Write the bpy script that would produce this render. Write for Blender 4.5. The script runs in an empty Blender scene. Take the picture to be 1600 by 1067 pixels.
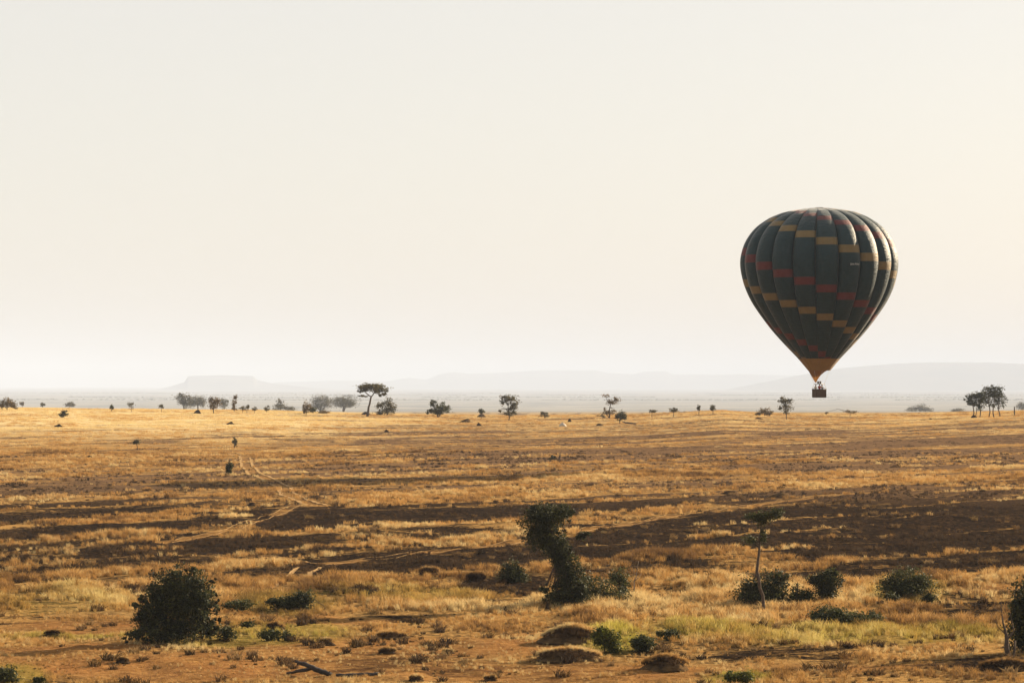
import bpy, bmesh, math, random
import numpy as np
from mathutils import Vector, Matrix

# ------------------------------------------------------------------ camera, sky, sun, exposure
SC = bpy.context.scene
COL = SC.collection
FPX = 4444.0            # focal length in photo pixels (100 mm on 36 mm, 1600 px wide)
CX, HY = 800.0, 600.0   # optical axis column, eye-level row of the photo
CAMZ = 15.0             # camera height above the nearest ground

cam_d = bpy.data.cameras.new('camera')
cam_d.lens = 36.0 * FPX / 1600.0
cam_d.sensor_width = 36.0
cam_d.shift_y = (HY - 533.5) / 1600.0
cam_d.clip_start = 0.5
cam_d.clip_end = 120000.0
cam = bpy.data.objects.new('camera', cam_d)
cam.location = (0, 0, CAMZ)
cam.rotation_euler = (math.radians(90), 0, 0)
COL.objects.link(cam)
SC.camera = cam

SUN_EL = math.radians(20.0)
SUN_AZ = math.radians(55.0)          # clockwise from +Y (the view direction)
world = bpy.data.worlds.new('World')
SC.world = world
world.use_nodes = True
wn = world.node_tree
sky = wn.nodes.new('ShaderNodeTexSky')
sky.sky_type = 'NISHITA'
sky.sun_disc = False
sky.sun_elevation = SUN_EL
sky.sun_rotation = SUN_AZ
sky.air_density = 1.0
sky.dust_density = 2.0
sky.ozone_density = 1.0
veil = wn.nodes.new('ShaderNodeMix')
veil.data_type = 'RGBA'
veil.inputs[0].default_value = 0.74
veil.inputs[7].default_value = (5.2, 5.0, 4.6, 1)     # thin high haze over the whole sky
wn.links.new(sky.outputs[0], veil.inputs[6])
bg = wn.nodes['Background']
bg.inputs[1].default_value = 0.051
tint = wn.nodes.new('ShaderNodeMix')
tint.data_type = 'RGBA'; tint.blend_type = 'MULTIPLY'
tint.inputs[0].default_value = 1.0
tint.inputs[7].default_value = (1.005, .975, .965, 1)     # warm white balance of the whole sky
wn.links.new(veil.outputs[2], tint.inputs[6])
wn.links.new(tint.outputs[2], bg.inputs[0])

sun_d = bpy.data.lights.new('sun', 'SUN')
sun_d.energy = 5.0
sun_d.angle = math.radians(0.6)
sun_d.color = (1.0, 0.81, 0.57)
sun = bpy.data.objects.new('sun', sun_d)
sv = Vector((math.sin(SUN_AZ) * math.cos(SUN_EL), math.cos(SUN_AZ) * math.cos(SUN_EL), math.sin(SUN_EL)))
sun.rotation_euler = (-sv).to_track_quat('-Z', 'Y').to_euler()
sun.location = (200, 100, 150)
COL.objects.link(sun)

SC.view_settings.view_transform = 'Standard'
SC.view_settings.look = 'None'
SC.view_settings.exposure = 1.75
SC.view_settings.gamma = 1.0
SC.view_settings.use_curve_mapping = False
SC.render.engine = 'CYCLES'
SC.cycles.max_bounces = 6
SC.cycles.diffuse_bounces = 2
SC.cycles.glossy_bounces = 2
SC.cycles.transmission_bounces = 3
SC.cycles.volume_bounces = 2
SC.cycles.transparent_max_bounces = 8

rng = np.random.default_rng(7)
random.seed(7)

# ------------------------------------------------------------------ noise
def _hash(ix, iy, seed):
    h = (ix.astype(np.int64) * 374761393 + iy.astype(np.int64) * 668265263 + seed * 982451653) & 0xFFFFFFFF
    h = ((h ^ (h >> 13)) * 1274126177) & 0xFFFFFFFF
    h = (h ^ (h >> 16)) & 0xFFFFFFFF
    return h.astype(np.float64) / 4294967295.0

def vnoise(x, y, seed=0):
    x = np.asarray(x, float); y = np.asarray(y, float)
    xi = np.floor(x); yi = np.floor(y)
    fx = x - xi; fy = y - yi
    fx = fx * fx * (3 - 2 * fx); fy = fy * fy * (3 - 2 * fy)
    a = _hash(xi, yi, seed); b = _hash(xi + 1, yi, seed)
    c = _hash(xi, yi + 1, seed); d = _hash(xi + 1, yi + 1, seed)
    return (a * (1 - fx) + b * fx) * (1 - fy) + (c * (1 - fx) + d * fx) * fy

def fbm(x, y, oct=4, seed=0):
    s = 0.0; a = 0.5; t = 0.0
    for i in range(oct):
        s = s + a * vnoise(x * 2 ** i + 17.3 * i, y * 2 ** i - 9.1 * i, seed + i * 7)
        t += a; a *= 0.5
    return s / t                       # 0..1, mean .5

def sstep(a, b, x):
    t = np.clip((np.asarray(x, float) - a) / (b - a), 0, 1)
    return t * t * (3 - 2 * t)

# ------------------------------------------------------------------ ground shape (z over world x and distance D)
CREST_PX = np.array([-600, 0, 150, 400, 560, 800, 1000, 1130, 1200, 1400, 1600, 2200.])
CREST_DZ = np.array([2.6, 1.9, 1.4, 1.0, 0.1, -0.65, -0.3, 0.9, 0.15, 0.0, 0.9, 1.6]) - .75
PROF_D = np.array([-40000, -300, 0, 680, 740, 800, 950, 1200, 1600, 2200, 5000, 10000, 60000.])
PROF_Z = np.array([-20, -16.5, -14.8, -8.25, -7.72, -7.75, -8.9, -12.0, -15.8, -21.4, -46, -56, -58.])

def project(x, D, z):
    D = np.maximum(D, 1.0)
    return CX + FPX * x / D, HY - FPX * (z - CAMZ) / D

def base_height(x, D):
    x = np.asarray(x, float); D = np.asarray(D, float)
    z = np.interp(D, PROF_D, PROF_Z)
    px = CX + FPX * x / np.maximum(D, 60.0)
    c = np.interp(px, CREST_PX, CREST_DZ)
    z = z + c * sstep(380, 730, D) * (1 - sstep(900, 1800, D))
    z = z + 0.55 * (fbm(x / 45.0, D / 45.0, 3, 3) - 0.5) * (1 - sstep(700, 1500, D))
    return z + CAMZ

def in_ell(px, py, cx, cy, rx, ry):
    r = np.sqrt(((px - cx) / rx) ** 2 + ((py - cy) / ry) ** 2)
    return 1 - sstep(0.6, 1.15, r)

def seg_dist(px, py, pts, yscale):
    """distance in px to a polyline, with rows weighted by yscale"""
    best = np.full(np.shape(px), 1e9)
    for (x0, y0), (x1, y1) in zip(pts[:-1], pts[1:]):
        dx, dy = x1 - x0, (y1 - y0) * yscale
        t = np.clip(((px - x0) * dx + (py - y0) * yscale * dy) / (dx * dx + dy * dy + 1e-9), 0, 1)
        best = np.minimum(best, np.hypot(px - x0 - t * dx, (py - y0) * yscale - t * dy))
    return best

def height(x, D):
    """ground with its small relief: hummocks, a shallow gully and shelves in the near field"""
    x = np.asarray(x, float); D = np.asarray(D, float)
    z = base_height(x, D)
    near = (1 - sstep(240, 420, D)) * sstep(20, 90, D)
    hum = fbm(x / 5.0, D / 6.5, 3, 11) - 0.5
    z = z + near * (0.55 * hum + 0.5 * np.maximum(fbm(x / 2.2, D / 2.6, 2, 21) - 0.62, 0))
    mid = sstep(240, 400, D) * (1 - sstep(780, 1000, D))
    u = (x + D) * 0.7071; v = (D - x) * 0.7071
    z = z + mid * 0.55 * (fbm(u / 40.0, v / 9.0, 3, 31) - 0.5)
    # gully in front of the line of thickets (real trough in the ground)
    px, py = project(x, D, base_height(x, D))
    g = np.exp(-((D - (176 + 4 * np.sin(x / 6.0) + 3.5 * np.sin(x / 13.0 + 1))) / 2.6) ** 2)
    z = z - g * 0.8 * sstep(-6, 0, x) * sstep(0.35, 0.6, fbm(x / 9, D / 40, 2, 41))
    return z

def at(px, D):
    """world x of photo column px at distance D"""
    return (px - CX) * D / FPX

def ground_at(px, py, dmin=110.0, dmax=790.0):
    """where the sight line through a photo pixel meets the ground"""
    Ds = np.linspace(dmin, dmax, 5000)
    xs = (px - CX) * Ds / FPX
    _, yy = project(xs, Ds, height(xs, Ds))
    k = np.nonzero(yy <= py)[0]
    D = float(Ds[k[0]]) if len(k) else 735.0
    x = at(px, D)
    return x, D, float(height(x, D))

# ------------------------------------------------------------------ what grows where (burnt stripes, straw, green; a few shaded patches painted in)
LIGHT = [  # pale unburnt streaks: polyline, half thickness in rows, strength
    ([(0, 803), (200, 789), (470, 776)], 5, .6), ([(0, 822), (300, 808)], 4, .6),
    ([(0, 851), (230, 838), (400, 818)], 6, .7), ([(540, 785), (700, 768), (900, 748), (1120, 738)], 9, 1.0),
    ([(533, 835), (700, 828), (820, 820)], 4, .7), ([(533, 848), (620, 845)], 4, .7),
    ([(1060, 738), (1300, 742), (1600, 735)], 6, .7), ([(1150, 752), (1600, 748)], 7, .7),
    ([(1320, 789), (1390, 785)], 3, .8), ([(1220, 833), (1350, 826)], 4, .8),
    ([(1280, 844), (1400, 837)], 4, .7), ([(1066, 873), (1250, 873)], 5, .8),
    ([(1110, 829), (1145, 826)], 3, .8), ([(1000, 860), (1160, 850)], 3, .5),
    ([(900, 875), (1060, 868)], 4, .6), ([(560, 870), (820, 848)], 3, .5), ([(0, 872), (300, 858)], 4, .7),
    ([(1400, 806), (1460, 803)], 2.5, .8), ([(1080, 842), (1200, 838)], 3, .7), ([(1450, 828), (1590, 824)], 2.5, .7), ([(1180, 862), (1330, 858)], 3, .6), ([(1480, 862), (1600, 858)], 3, .7), ([(1000, 795), (1110, 790)], 3, .6), ([(560, 720), (760, 728)], 4, .5), ([(1050, 700), (1200, 695)], 4, .5)]
DARK = [
    ([(0, 838), (150, 828), (250, 820), (335, 811)], 7, 1.2), ([(0, 898), (200, 884), (330, 880)], 6, .9),
    ([(130, 869), (190, 866)], 4, .7), ([(0, 790), (200, 776), (300, 768)], 4, .5), ([(30, 772), (170, 764)], 7, .5),
    ([(400, 802), (530, 800)], 6, .8), ([(400, 832), (530, 817)], 5, .7), ([(250, 846), (340, 843)], 4, .7),
    ([(533, 803), (700, 806), (840, 802)], 10, 1.0), ([(640, 827), (830, 832)], 4, .6),
    ([(495, 898), (620, 892), (760, 880), (1000, 862)], 11, 1.4), ([(1010, 815), (1250, 800), (1600, 790)], 6, .5), ([(1100, 850), (1350, 856), (1600, 850)], 6, .5), ([(1250, 818), (1600, 815)], 5, .5), ([(470, 880), (600, 868), (720, 856)], 5, .7),
    ([(910, 838), (1066, 822)], 6, .8), ([(870, 800), (1060, 785)], 5, .6),
    ([(150, 688), (260, 690), (330, 682), (400, 678)], 4, .7), ([(150, 706), (260, 702)], 3, .6),
    ([(400, 682), (520, 688)], 4, .6), ([(560, 692), (640, 686)], 3, .7), ([(1000, 712), (1200, 682)], 4, .6),
    ([(1200, 680), (1320, 676)], 4, .6), ([(1500, 672), (1600, 668)], 4, .6), ([(1330, 690), (1600, 682)], 5, .6),
    ([(950, 715), (1066, 735), (1500, 724)], 3, .5), ([(640, 720), (820, 712)], 3, .5)]
ROADS = [
    [(360, 706), (383, 713), (386, 728), (397, 741), (425, 752), (444, 762), (449, 772), (470, 782), (500, 790)],
    [(484, 884), (520, 880), (560, 876), (640, 865), (800, 848), (910, 830), (1000, 815), (1066, 803), (1200, 786), (1360, 769)],
    [(484, 884), (440, 872), (395, 868)],
    [(250, 848), (330, 835), (375, 822), (395, 814), (440, 800), (470, 788)],
    [(440, 921), (452, 911), (462, 903), (474, 892), (484, 884.5)]]

ROADS_W = []
def road_lines():
    if not ROADS_W:
        for pts in ROADS:
            ROADS_W.append([ground_at(px, py)[:2] for px, py in pts])
    return ROADS_W

def cover(x, D):
    """straw 0 burnt or darkened .. 1 grass, green 0..1, soil 0..1 for points of the ground"""
    x = np.asarray(x, float); D = np.asarray(D, float)
    z = base_height(x, D)
    px, py = project(x, D, z)
    u = (x + D) * 0.7071; v = (D - x) * 0.7071
    n1 = fbm(u / 46.0, v / 9.0, 4, 51)
    n2 = fbm(u / 34.0, v / 3.6, 3, 61)
    n4 = fbm(u / 120.0, v / 6.5, 2, 65)
    n5 = fbm(u / 55.0, v / 1.8, 3, 67)
    n3 = fbm(x / 3.5, D / 5.0, 3, 71)
    wob = (n2 - .5) * 9 + (n3 - .5) * 7
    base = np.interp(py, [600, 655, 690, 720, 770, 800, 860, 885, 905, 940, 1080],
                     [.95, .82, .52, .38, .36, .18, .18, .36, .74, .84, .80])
    base = base + .28 * in_ell(px, py, 130, 670, 420, 40)
    base = base - .31 * in_ell(px, py, 1380, 828, 440, 58) - .15 * sstep(350, 700, px) * in_ell(px, py, 1150, 735, 800, 50)
    base = base - .10 * in_ell(px, py, 640, 812, 330, 26)
    s = base + ((n1 - .5) * 1.3 + (n2 - .5) * 1.3 + (n4 - .5) * 1.3) * (1 - .3 * sstep(800, 760, py)) + (n5 - .5) * 2.1 * sstep(180, 230, D) + (n3 - .5) * .35 - .24 * sstep(400, 620, px) * in_ell(px, py, 1150, 685, 800, 40)
    pyw = py + wob
    for pts, th, k in LIGHT:
        d = seg_dist(px, pyw, pts, 1.0)
        s = s + k * .75 * np.exp(-(d / th) ** 2)
    for pts, th, k in DARK:
        d = seg_dist(px, pyw, pts, 1.0)
        s = s - k * .85 * np.exp(-(d / th) ** 2)
    near = sstep(905, 935, py)
    s = s * (1 - near) + near * (.80 + (n1 - .5) * .5 + (n3 - .5) * .9)
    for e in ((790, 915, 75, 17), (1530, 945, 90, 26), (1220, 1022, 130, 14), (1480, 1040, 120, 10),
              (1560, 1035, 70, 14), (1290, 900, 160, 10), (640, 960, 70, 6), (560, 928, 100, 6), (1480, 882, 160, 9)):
        s = s - .5 * in_ell(px, py + wob, *e)  # darker scrub, plus shade by the gully and at right put into ground colour
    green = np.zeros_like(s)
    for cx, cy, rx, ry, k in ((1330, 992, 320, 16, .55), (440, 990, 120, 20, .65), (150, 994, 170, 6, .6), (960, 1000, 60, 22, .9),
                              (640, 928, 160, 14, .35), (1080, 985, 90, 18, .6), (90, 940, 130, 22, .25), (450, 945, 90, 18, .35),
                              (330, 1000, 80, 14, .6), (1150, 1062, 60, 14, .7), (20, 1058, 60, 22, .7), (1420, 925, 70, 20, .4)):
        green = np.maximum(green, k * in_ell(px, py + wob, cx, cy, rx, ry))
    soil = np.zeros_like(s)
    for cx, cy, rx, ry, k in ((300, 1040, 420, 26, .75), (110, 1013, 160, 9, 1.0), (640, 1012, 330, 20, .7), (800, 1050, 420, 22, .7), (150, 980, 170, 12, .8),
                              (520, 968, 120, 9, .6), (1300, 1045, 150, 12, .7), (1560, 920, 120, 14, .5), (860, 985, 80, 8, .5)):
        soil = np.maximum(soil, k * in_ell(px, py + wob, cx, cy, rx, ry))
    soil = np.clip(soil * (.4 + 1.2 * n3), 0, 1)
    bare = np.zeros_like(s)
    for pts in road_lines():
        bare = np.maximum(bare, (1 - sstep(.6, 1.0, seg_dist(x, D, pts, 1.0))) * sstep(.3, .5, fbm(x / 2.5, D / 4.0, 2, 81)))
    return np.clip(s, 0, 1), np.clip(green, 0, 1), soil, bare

# ------------------------------------------------------------------ materials
def new_mat(name):
    m = bpy.data.materials.new(name)
    m.use_nodes = True
    nt = m.node_tree
    b = nt.nodes['Principled BSDF']
    b.inputs['Roughness'].default_value = .85
    b.inputs['Specular IOR Level'].default_value = .2
    return m, nt, b

def noise_node(nt, scale, detail=4, rough=.6, vec=None):
    n = nt.nodes.new('ShaderNodeTexNoise')
    n.inputs['Scale'].default_value = scale
    n.inputs['Detail'].default_value = detail
    n.inputs['Roughness'].default_value = rough
    if vec is None:
        tc = nt.nodes.new('ShaderNodeTexCoord'); vec = tc.outputs['Object']
    nt.links.new(vec, n.inputs['Vector'])
    return n

def ramp(nt, fac, stops):
    r = nt.nodes.new('ShaderNodeValToRGB')
    e = r.color_ramp.elements
    while len(e) < len(stops): e.new(.5)
    for q, (p, c) in zip(e, stops): q.position = p; q.color = (*c, 1)
    nt.links.new(fac, r.inputs[0])
    return r.outputs[0]

def mixc(nt, fac, a, b, mode='MIX'):
    m = nt.nodes.new('ShaderNodeMix'); m.data_type = 'RGBA'; m.blend_type = mode
    for sock, val in ((m.inputs[0], fac), (m.inputs[6], a), (m.inputs[7], b)):
        if isinstance(val, (int, float)): sock.default_value = val
        elif isinstance(val, tuple): sock.default_value = (*val, 1)
        else: nt.links.new(val, sock)
    return m.outputs[2]

def math_node(nt, op, a, b=0.0, clamp=False):
    m = nt.nodes.new('ShaderNodeMath'); m.operation = op; m.use_clamp = clamp
    for i, v in enumerate((a, b)):
        if isinstance(v, (int, float)): m.inputs[i].default_value = v
        else: nt.links.new(v, m.inputs[i])
    return m.outputs[0]

def attr(nt, name, kind='GEOMETRY'):
    a = nt.nodes.new('ShaderNodeAttribute'); a.attribute_name = name; a.attribute_type = kind
    return a

def bump(nt, bsdf, h, strength, dist):
    b = nt.nodes.new('ShaderNodeBump')
    b.inputs['Strength'].default_value = strength
    b.inputs['Distance'].default_value = dist
    nt.links.new(h, b.inputs['Height']); nt.links.new(b.outputs[0], bsdf.inputs['Normal'])

def plain_mat(name, c1, c2, scale=3.0, rough=.85, spec=.2, bmp=0.0, bdist=.05):
    m, nt, b = new_mat(name)
    n = noise_node(nt, scale)
    nt.links.new(ramp(nt, n.outputs[0], [(.3, c1), (.7, c2)]), b.inputs['Base Color'])
    b.inputs['Roughness'].default_value = rough
    b.inputs['Specular IOR Level'].default_value = spec
    if bmp: bump(nt, b, n.outputs[0], bmp, bdist)
    return m

M = {}
def ground_mat():
    m, nt, b = new_mat('savanna_ground')
    at_ = attr(nt, 'cover')
    sep = nt.nodes.new('ShaderNodeSeparateColor')
    nt.links.new(at_.outputs['Color'], sep.inputs[0])
    tc = nt.nodes.new('ShaderNodeTexCoord')
    mp = nt.nodes.new('ShaderNodeMapping')
    mp.inputs['Rotation'].default_value = (0, 0, math.radians(-45))
    mp.inputs['Scale'].default_value = (.12, 1.0, 1.0)
    nt.links.new(tc.outputs['Object'], mp.inputs['Vector'])
    n1 = noise_node(nt, .7, 6, .65, mp.outputs[0])
    n2 = noise_node(nt, 2.6, 6, .7, tc.outputs['Object'])
    n3 = noise_node(nt, .25, 4, .6, tc.outputs['Object'])
    straw = ramp(nt, n2.outputs[0], [(.25, (.10, .055, .022)), (.5, (.24, .14, .05)), (.75, (.40, .25, .095))])
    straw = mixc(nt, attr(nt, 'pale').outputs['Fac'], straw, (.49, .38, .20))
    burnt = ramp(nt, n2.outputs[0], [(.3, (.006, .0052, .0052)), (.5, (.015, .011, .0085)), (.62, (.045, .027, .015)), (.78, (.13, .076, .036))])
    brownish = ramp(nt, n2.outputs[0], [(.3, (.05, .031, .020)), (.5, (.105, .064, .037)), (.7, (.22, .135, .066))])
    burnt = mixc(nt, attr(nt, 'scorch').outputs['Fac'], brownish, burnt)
    soil = ramp(nt, noise_node(nt, 1.3, 7, .75, tc.outputs['Object']).outputs[0], [(.3, (.075, .036, .015)), (.5, (.19, .09, .032)), (.7, (.30, .165, .06))])
    grn = ramp(nt, n2.outputs[0], [(.3, (.08, .075, .014)), (.7, (.20, .16, .035))])
    f = math_node(nt, 'ADD', sep.outputs[0], math_node(nt, 'MULTIPLY', math_node(nt, 'SUBTRACT', n1.outputs[0], .5), 1.7))
    f = math_node(nt, 'ADD', f, math_node(nt, 'MULTIPLY', math_node(nt, 'SUBTRACT', n2.outputs[0], .5), 1.0))
    n1b = noise_node(nt, 2.4, 5, .7, mp.outputs[0])
    f = math_node(nt, 'ADD', f, math_node(nt, 'MULTIPLY', math_node(nt, 'SUBTRACT', n1b.outputs[0], .5), 1.3))
    mr = nt.nodes.new('ShaderNodeMapRange'); mr.interpolation_type = 'SMOOTHSTEP'
    mr.inputs['From Min'].default_value = .18; mr.inputs['From Max'].default_value = .86
    nt.links.new(f, mr.inputs['Value'])
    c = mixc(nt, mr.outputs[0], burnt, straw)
    c = mixc(nt, sep.outputs[2], c, soil)
    c = mixc(nt, math_node(nt, 'MULTIPLY', sep.outputs[1], .8), c, grn)
    tint = ramp(nt, n3.outputs[0], [(.3, (.78, .80, .84)), (.7, (1.1, 1.08, 1.02))])
    c = mixc(nt, 1.0, c, tint, 'MULTIPLY')
    # far plain beyond the ridge: duller dry bush country
    far = attr(nt, 'far')
    fc = ramp(nt, noise_node(nt, .004, 5, .65, tc.outputs['Object']).outputs[0], [(.35, (.12, .13, .135)), (.6, (.27, .26, .235))])
    c = mixc(nt, far.outputs['Fac'], c, fc)
    nt.links.new(c, b.inputs['Base Color'])
    b.inputs['Roughness'].default_value = 1.0
    b.inputs['Specular IOR Level'].default_value = 0.0
    bump(nt, b, n2.outputs[0], .7, .25)
    return m
M['ground'] = ground_mat()

def grass_mat(name):
    m, nt, b = new_mat(name)
    tone = attr(nt, 'tone', 'INSTANCER')
    sep = nt.nodes.new('ShaderNodeSeparateColor')
    nt.links.new(tone.outputs['Color'], sep.inputs[0])
    straw = ramp(nt, sep.outputs[0], [(0, (.12, .064, .025)), (.5, (.39, .22, .068)), (1, (.54, .415, .20))])
    grn = ramp(nt, sep.outputs[0], [(0, (.13, .12, .018)), (1, (.38, .32, .06))])
    brn = ramp(nt, sep.outputs[0], [(0, (.022, .015, .010)), (1, (.13, .075, .035))])
    c = mixc(nt, sep.outputs[1], straw, grn)
    c = mixc(nt, sep.outputs[2], c, brn)
    nt.links.new(c, b.inputs['Base Color'])
    b.inputs['Roughness'].default_value = .8
    b.inputs['Specular IOR Level'].default_value = .08
    tr = nt.nodes.new('ShaderNodeBsdfTranslucent')
    nt.links.new(c, tr.inputs[0])
    mx = nt.nodes.new('ShaderNodeMixShader'); mx.inputs[0].default_value = .35
    nt.links.new(b.outputs[0], mx.inputs[1]); nt.links.new(tr.outputs[0], mx.inputs[2])
    nt.links.new(mx.outputs[0], nt.nodes['Material Output'].inputs[0])
    return m
M['grass'] = grass_mat('dry_grass')

def leaf_mat(name, dark, light, trans=.25):
    m, nt, b = new_mat(name)
    a = attr(nt, 'leaf_tint')
    c = ramp(nt, a.outputs['Fac'], [(0, dark), (.75, tuple((p + q) / 2 for p, q in zip(dark, light))), (1, light)])
    nt.links.new(c, b.inputs['Base Color'])
    b.inputs['Roughness'].default_value = .6
    b.inputs['Specular IOR Level'].default_value = .08
    tr = nt.nodes.new('ShaderNodeBsdfTranslucent'); nt.links.new(c, tr.inputs[0])
    mx = nt.nodes.new('ShaderNodeMixShader'); mx.inputs[0].default_value = trans
    nt.links.new(b.outputs[0], mx.inputs[1]); nt.links.new(tr.outputs[0], mx.inputs[2])
    nt.links.new(mx.outputs[0], nt.nodes['Material Output'].inputs[0])
    return m
M['leaf_dark'] = leaf_mat('dark_evergreen_leaves', (.007, .013, .011), (.085, .085, .028))
M['leaf_mid'] = leaf_mat('scrub_leaves', (.018, .026, .014), (.095, .092, .030))
M['leaf_olive'] = leaf_mat('acacia_leaves', (.045, .044, .025), (.145, .118, .055))
M['leaf_dry'] = leaf_mat('dry_bush_leaves', (.085, .062, .035), (.20, .14, .065))
M['leaf_bright'] = leaf_mat('fresh_leaves', (.035, .046, .012), (.15, .145, .032), .35)
M['bark'] = plain_mat('dark_bark', (.045, .033, .026), (.10, .075, .055), 4, .95, .1, .5)
M['bark_pale'] = plain_mat('pale_dead_wood', (.12, .09, .065), (.24, .18, .125), 5, .95, .1, .4)
M['char'] = plain_mat('charred_wood', (.018, .016, .016), (.055, .045, .038), 6, .9, .2, .6)
M['mound'] = plain_mat('mound_earth', (.03, .021, .013), (.11, .068, .032), 2.2, 1.0, .0, .8, .15)
M['mound_dark'] = plain_mat('burnt_mound_earth', (.013, .0095, .008), (.05, .032, .018), 2.2, 1.0, .0, .8, .15)
M['rock'] = plain_mat('pale_stone', (.30, .25, .19), (.46, .40, .32), 2.5, .9, .2, .5, .08)
M['track'] = plain_mat('track_sand', (.23, .145, .068), (.35, .23, .108), 1.6, 1.0, .0, .4, .05)
M['hill'] = plain_mat('hill_slopes', (.05, .055, .045), (.13, .11, .08), .003, .95, .1)

# ------------------------------------------------------------------ object helpers
def link(o, parent=None):
    COL.objects.link(o)
    if parent is not None: o.parent = parent
    return o

def tag(o, label=None, cat=None, group=None, kind=None):
    if label: o['label'] = label
    if cat: o['category'] = cat
    if group: o['group'] = group
    if kind: o['kind'] = kind
    return o

def empty(name, loc):
    o = bpy.data.objects.new(name, None)
    o.location = loc; o.empty_display_size = .3
    return link(o)

def np_mesh(name, verts, faces, mat, smooth=False):
    """verts (n,3), faces (m,k) all with the same number of corners"""
    me = bpy.data.meshes.new(name)
    verts = np.asarray(verts, np.float32); faces = np.asarray(faces, np.int32)
    k = faces.shape[1]
    me.vertices.add(len(verts)); me.vertices.foreach_set('co', verts.ravel())
    me.loops.add(faces.size); me.loops.foreach_set('vertex_index', faces.ravel())
    me.polygons.add(len(faces))
    me.polygons.foreach_set('loop_start', np.arange(0, faces.size, k, dtype=np.int32))
    if smooth: me.polygons.foreach_set('use_smooth', np.ones(len(faces), bool))
    me.update(calc_edges=True)
    if mat: me.materials.append(mat)
    return me

def tube(bm, pts, radii, sides=7):
    rings = []
    n = len(pts)
    for i, (p, r) in enumerate(zip(pts, radii)):
        p = Vector(p)
        t = (Vector(pts[min(i + 1, n - 1)]) - Vector(pts[max(i - 1, 0)]))
        if t.length < 1e-6: t = Vector((0, 0, 1))
        t.normalize()
        a = t.cross(Vector((0, 1, 0)) if abs(t.y) < .9 else Vector((1, 0, 0))).normalized()
        b = t.cross(a)
        rings.append([bm.verts.new(p + (a * math.cos(q) + b * math.sin(q)) * r)
                      for q in (2 * math.pi * k / sides for k in range(sides))])
    for r0, r1 in zip(rings[:-1], rings[1:]):
        for k in range(sides):
            bm.faces.new((r0[k], r0[(k + 1) % sides], r1[(k + 1) % sides], r1[k]))
    bm.faces.new(rings[0][::-1]); bm.faces.new(rings[-1])

def box(bm, c, s, rz=0.0, taper=1.0):
    vs = []
    ca, sa = math.cos(rz), math.sin(rz)
    for dz in (-.5, .5):
        f = taper if dz < 0 else 1.0
        for dx, dy in ((-.5, -.5), (.5, -.5), (.5, .5), (-.5, .5)):
            X, Y = dx * s[0] * f, dy * s[1] * f
            vs.append(bm.verts.new((c[0] + X * ca - Y * sa, c[1] + X * sa + Y * ca, c[2] + dz * s[2])))
    for f in ((3, 2, 1, 0), (4, 5, 6, 7), (0, 1, 5, 4), (1, 2, 6, 5), (2, 3, 7, 6), (3, 0, 4, 7)):
        bm.faces.new([vs[i] for i in f])

def bm_obj(name, bm, mat, parent=None, smooth=True):
    me = bpy.data.meshes.new(name)
    bmesh.ops.recalc_face_normals(bm, faces=bm.faces)
    bm.to_mesh(me); bm.free()
    if smooth: me.polygons.foreach_set('use_smooth', np.ones(len(me.polygons), bool))
    if mat: me.materials.append(mat)
    return link(bpy.data.objects.new(name, me), parent)

# ------------------------------------------------------------------ the ground, one sheet from behind the camera to the far plain
def build_ground():
    d1 = np.geomspace(104, 240, 330)
    d2 = np.geomspace(240, 960, 420)[1:]
    far = np.array([1050, 1150, 1300, 1500, 1800, 2200, 2700, 3300, 4200, 5500, 7500, 10500, 15000, 22000, 30000, 40000, 52000.])
    rows = np.concatenate(([-3000, -600, -150, -20, 30, 60, 80, 95], d1, d2, far))
    inner = np.linspace(-1, 1, 431)
    outer = np.array([1.15, 1.5, 2.4, 5, 14, 40])
    t = np.concatenate((-outer[::-1], inner, outer))
    W = .245 * np.abs(rows) + 14
    X = np.clip(t[None, :] * W[:, None], -52000, 52000)
    for i in range(len(rows)):                       # keep clipped columns distinct
        X[i] += np.arange(len(t)) * 1e-3
    Dm = np.repeat(rows[:, None], len(t), 1)
    Z = height(X, Dm)
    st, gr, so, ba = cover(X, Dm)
    nr, nc = X.shape
    idx = np.arange(nr * nc).reshape(nr, nc)
    faces = np.stack((idx[:-1, :-1], idx[:-1, 1:], idx[1:, 1:], idx[1:, :-1]), -1).reshape(-1, 4)
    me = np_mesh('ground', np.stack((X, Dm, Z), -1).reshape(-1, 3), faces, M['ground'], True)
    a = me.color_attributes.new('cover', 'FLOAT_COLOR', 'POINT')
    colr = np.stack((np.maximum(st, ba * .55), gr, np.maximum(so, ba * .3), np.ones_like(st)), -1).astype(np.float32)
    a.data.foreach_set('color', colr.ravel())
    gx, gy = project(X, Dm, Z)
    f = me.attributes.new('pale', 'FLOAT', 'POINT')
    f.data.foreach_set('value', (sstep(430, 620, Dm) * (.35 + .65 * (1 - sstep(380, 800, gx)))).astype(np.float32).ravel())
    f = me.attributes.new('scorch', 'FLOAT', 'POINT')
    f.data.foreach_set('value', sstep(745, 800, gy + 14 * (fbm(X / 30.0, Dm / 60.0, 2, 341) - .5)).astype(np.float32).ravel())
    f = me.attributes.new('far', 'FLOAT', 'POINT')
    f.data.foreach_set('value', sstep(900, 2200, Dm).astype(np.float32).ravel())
    o = link(bpy.data.objects.new('ground', me))
    tag(o, 'dry savanna plain striped with straw grass and burnt ground', None, None, 'structure')
build_ground()

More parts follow.
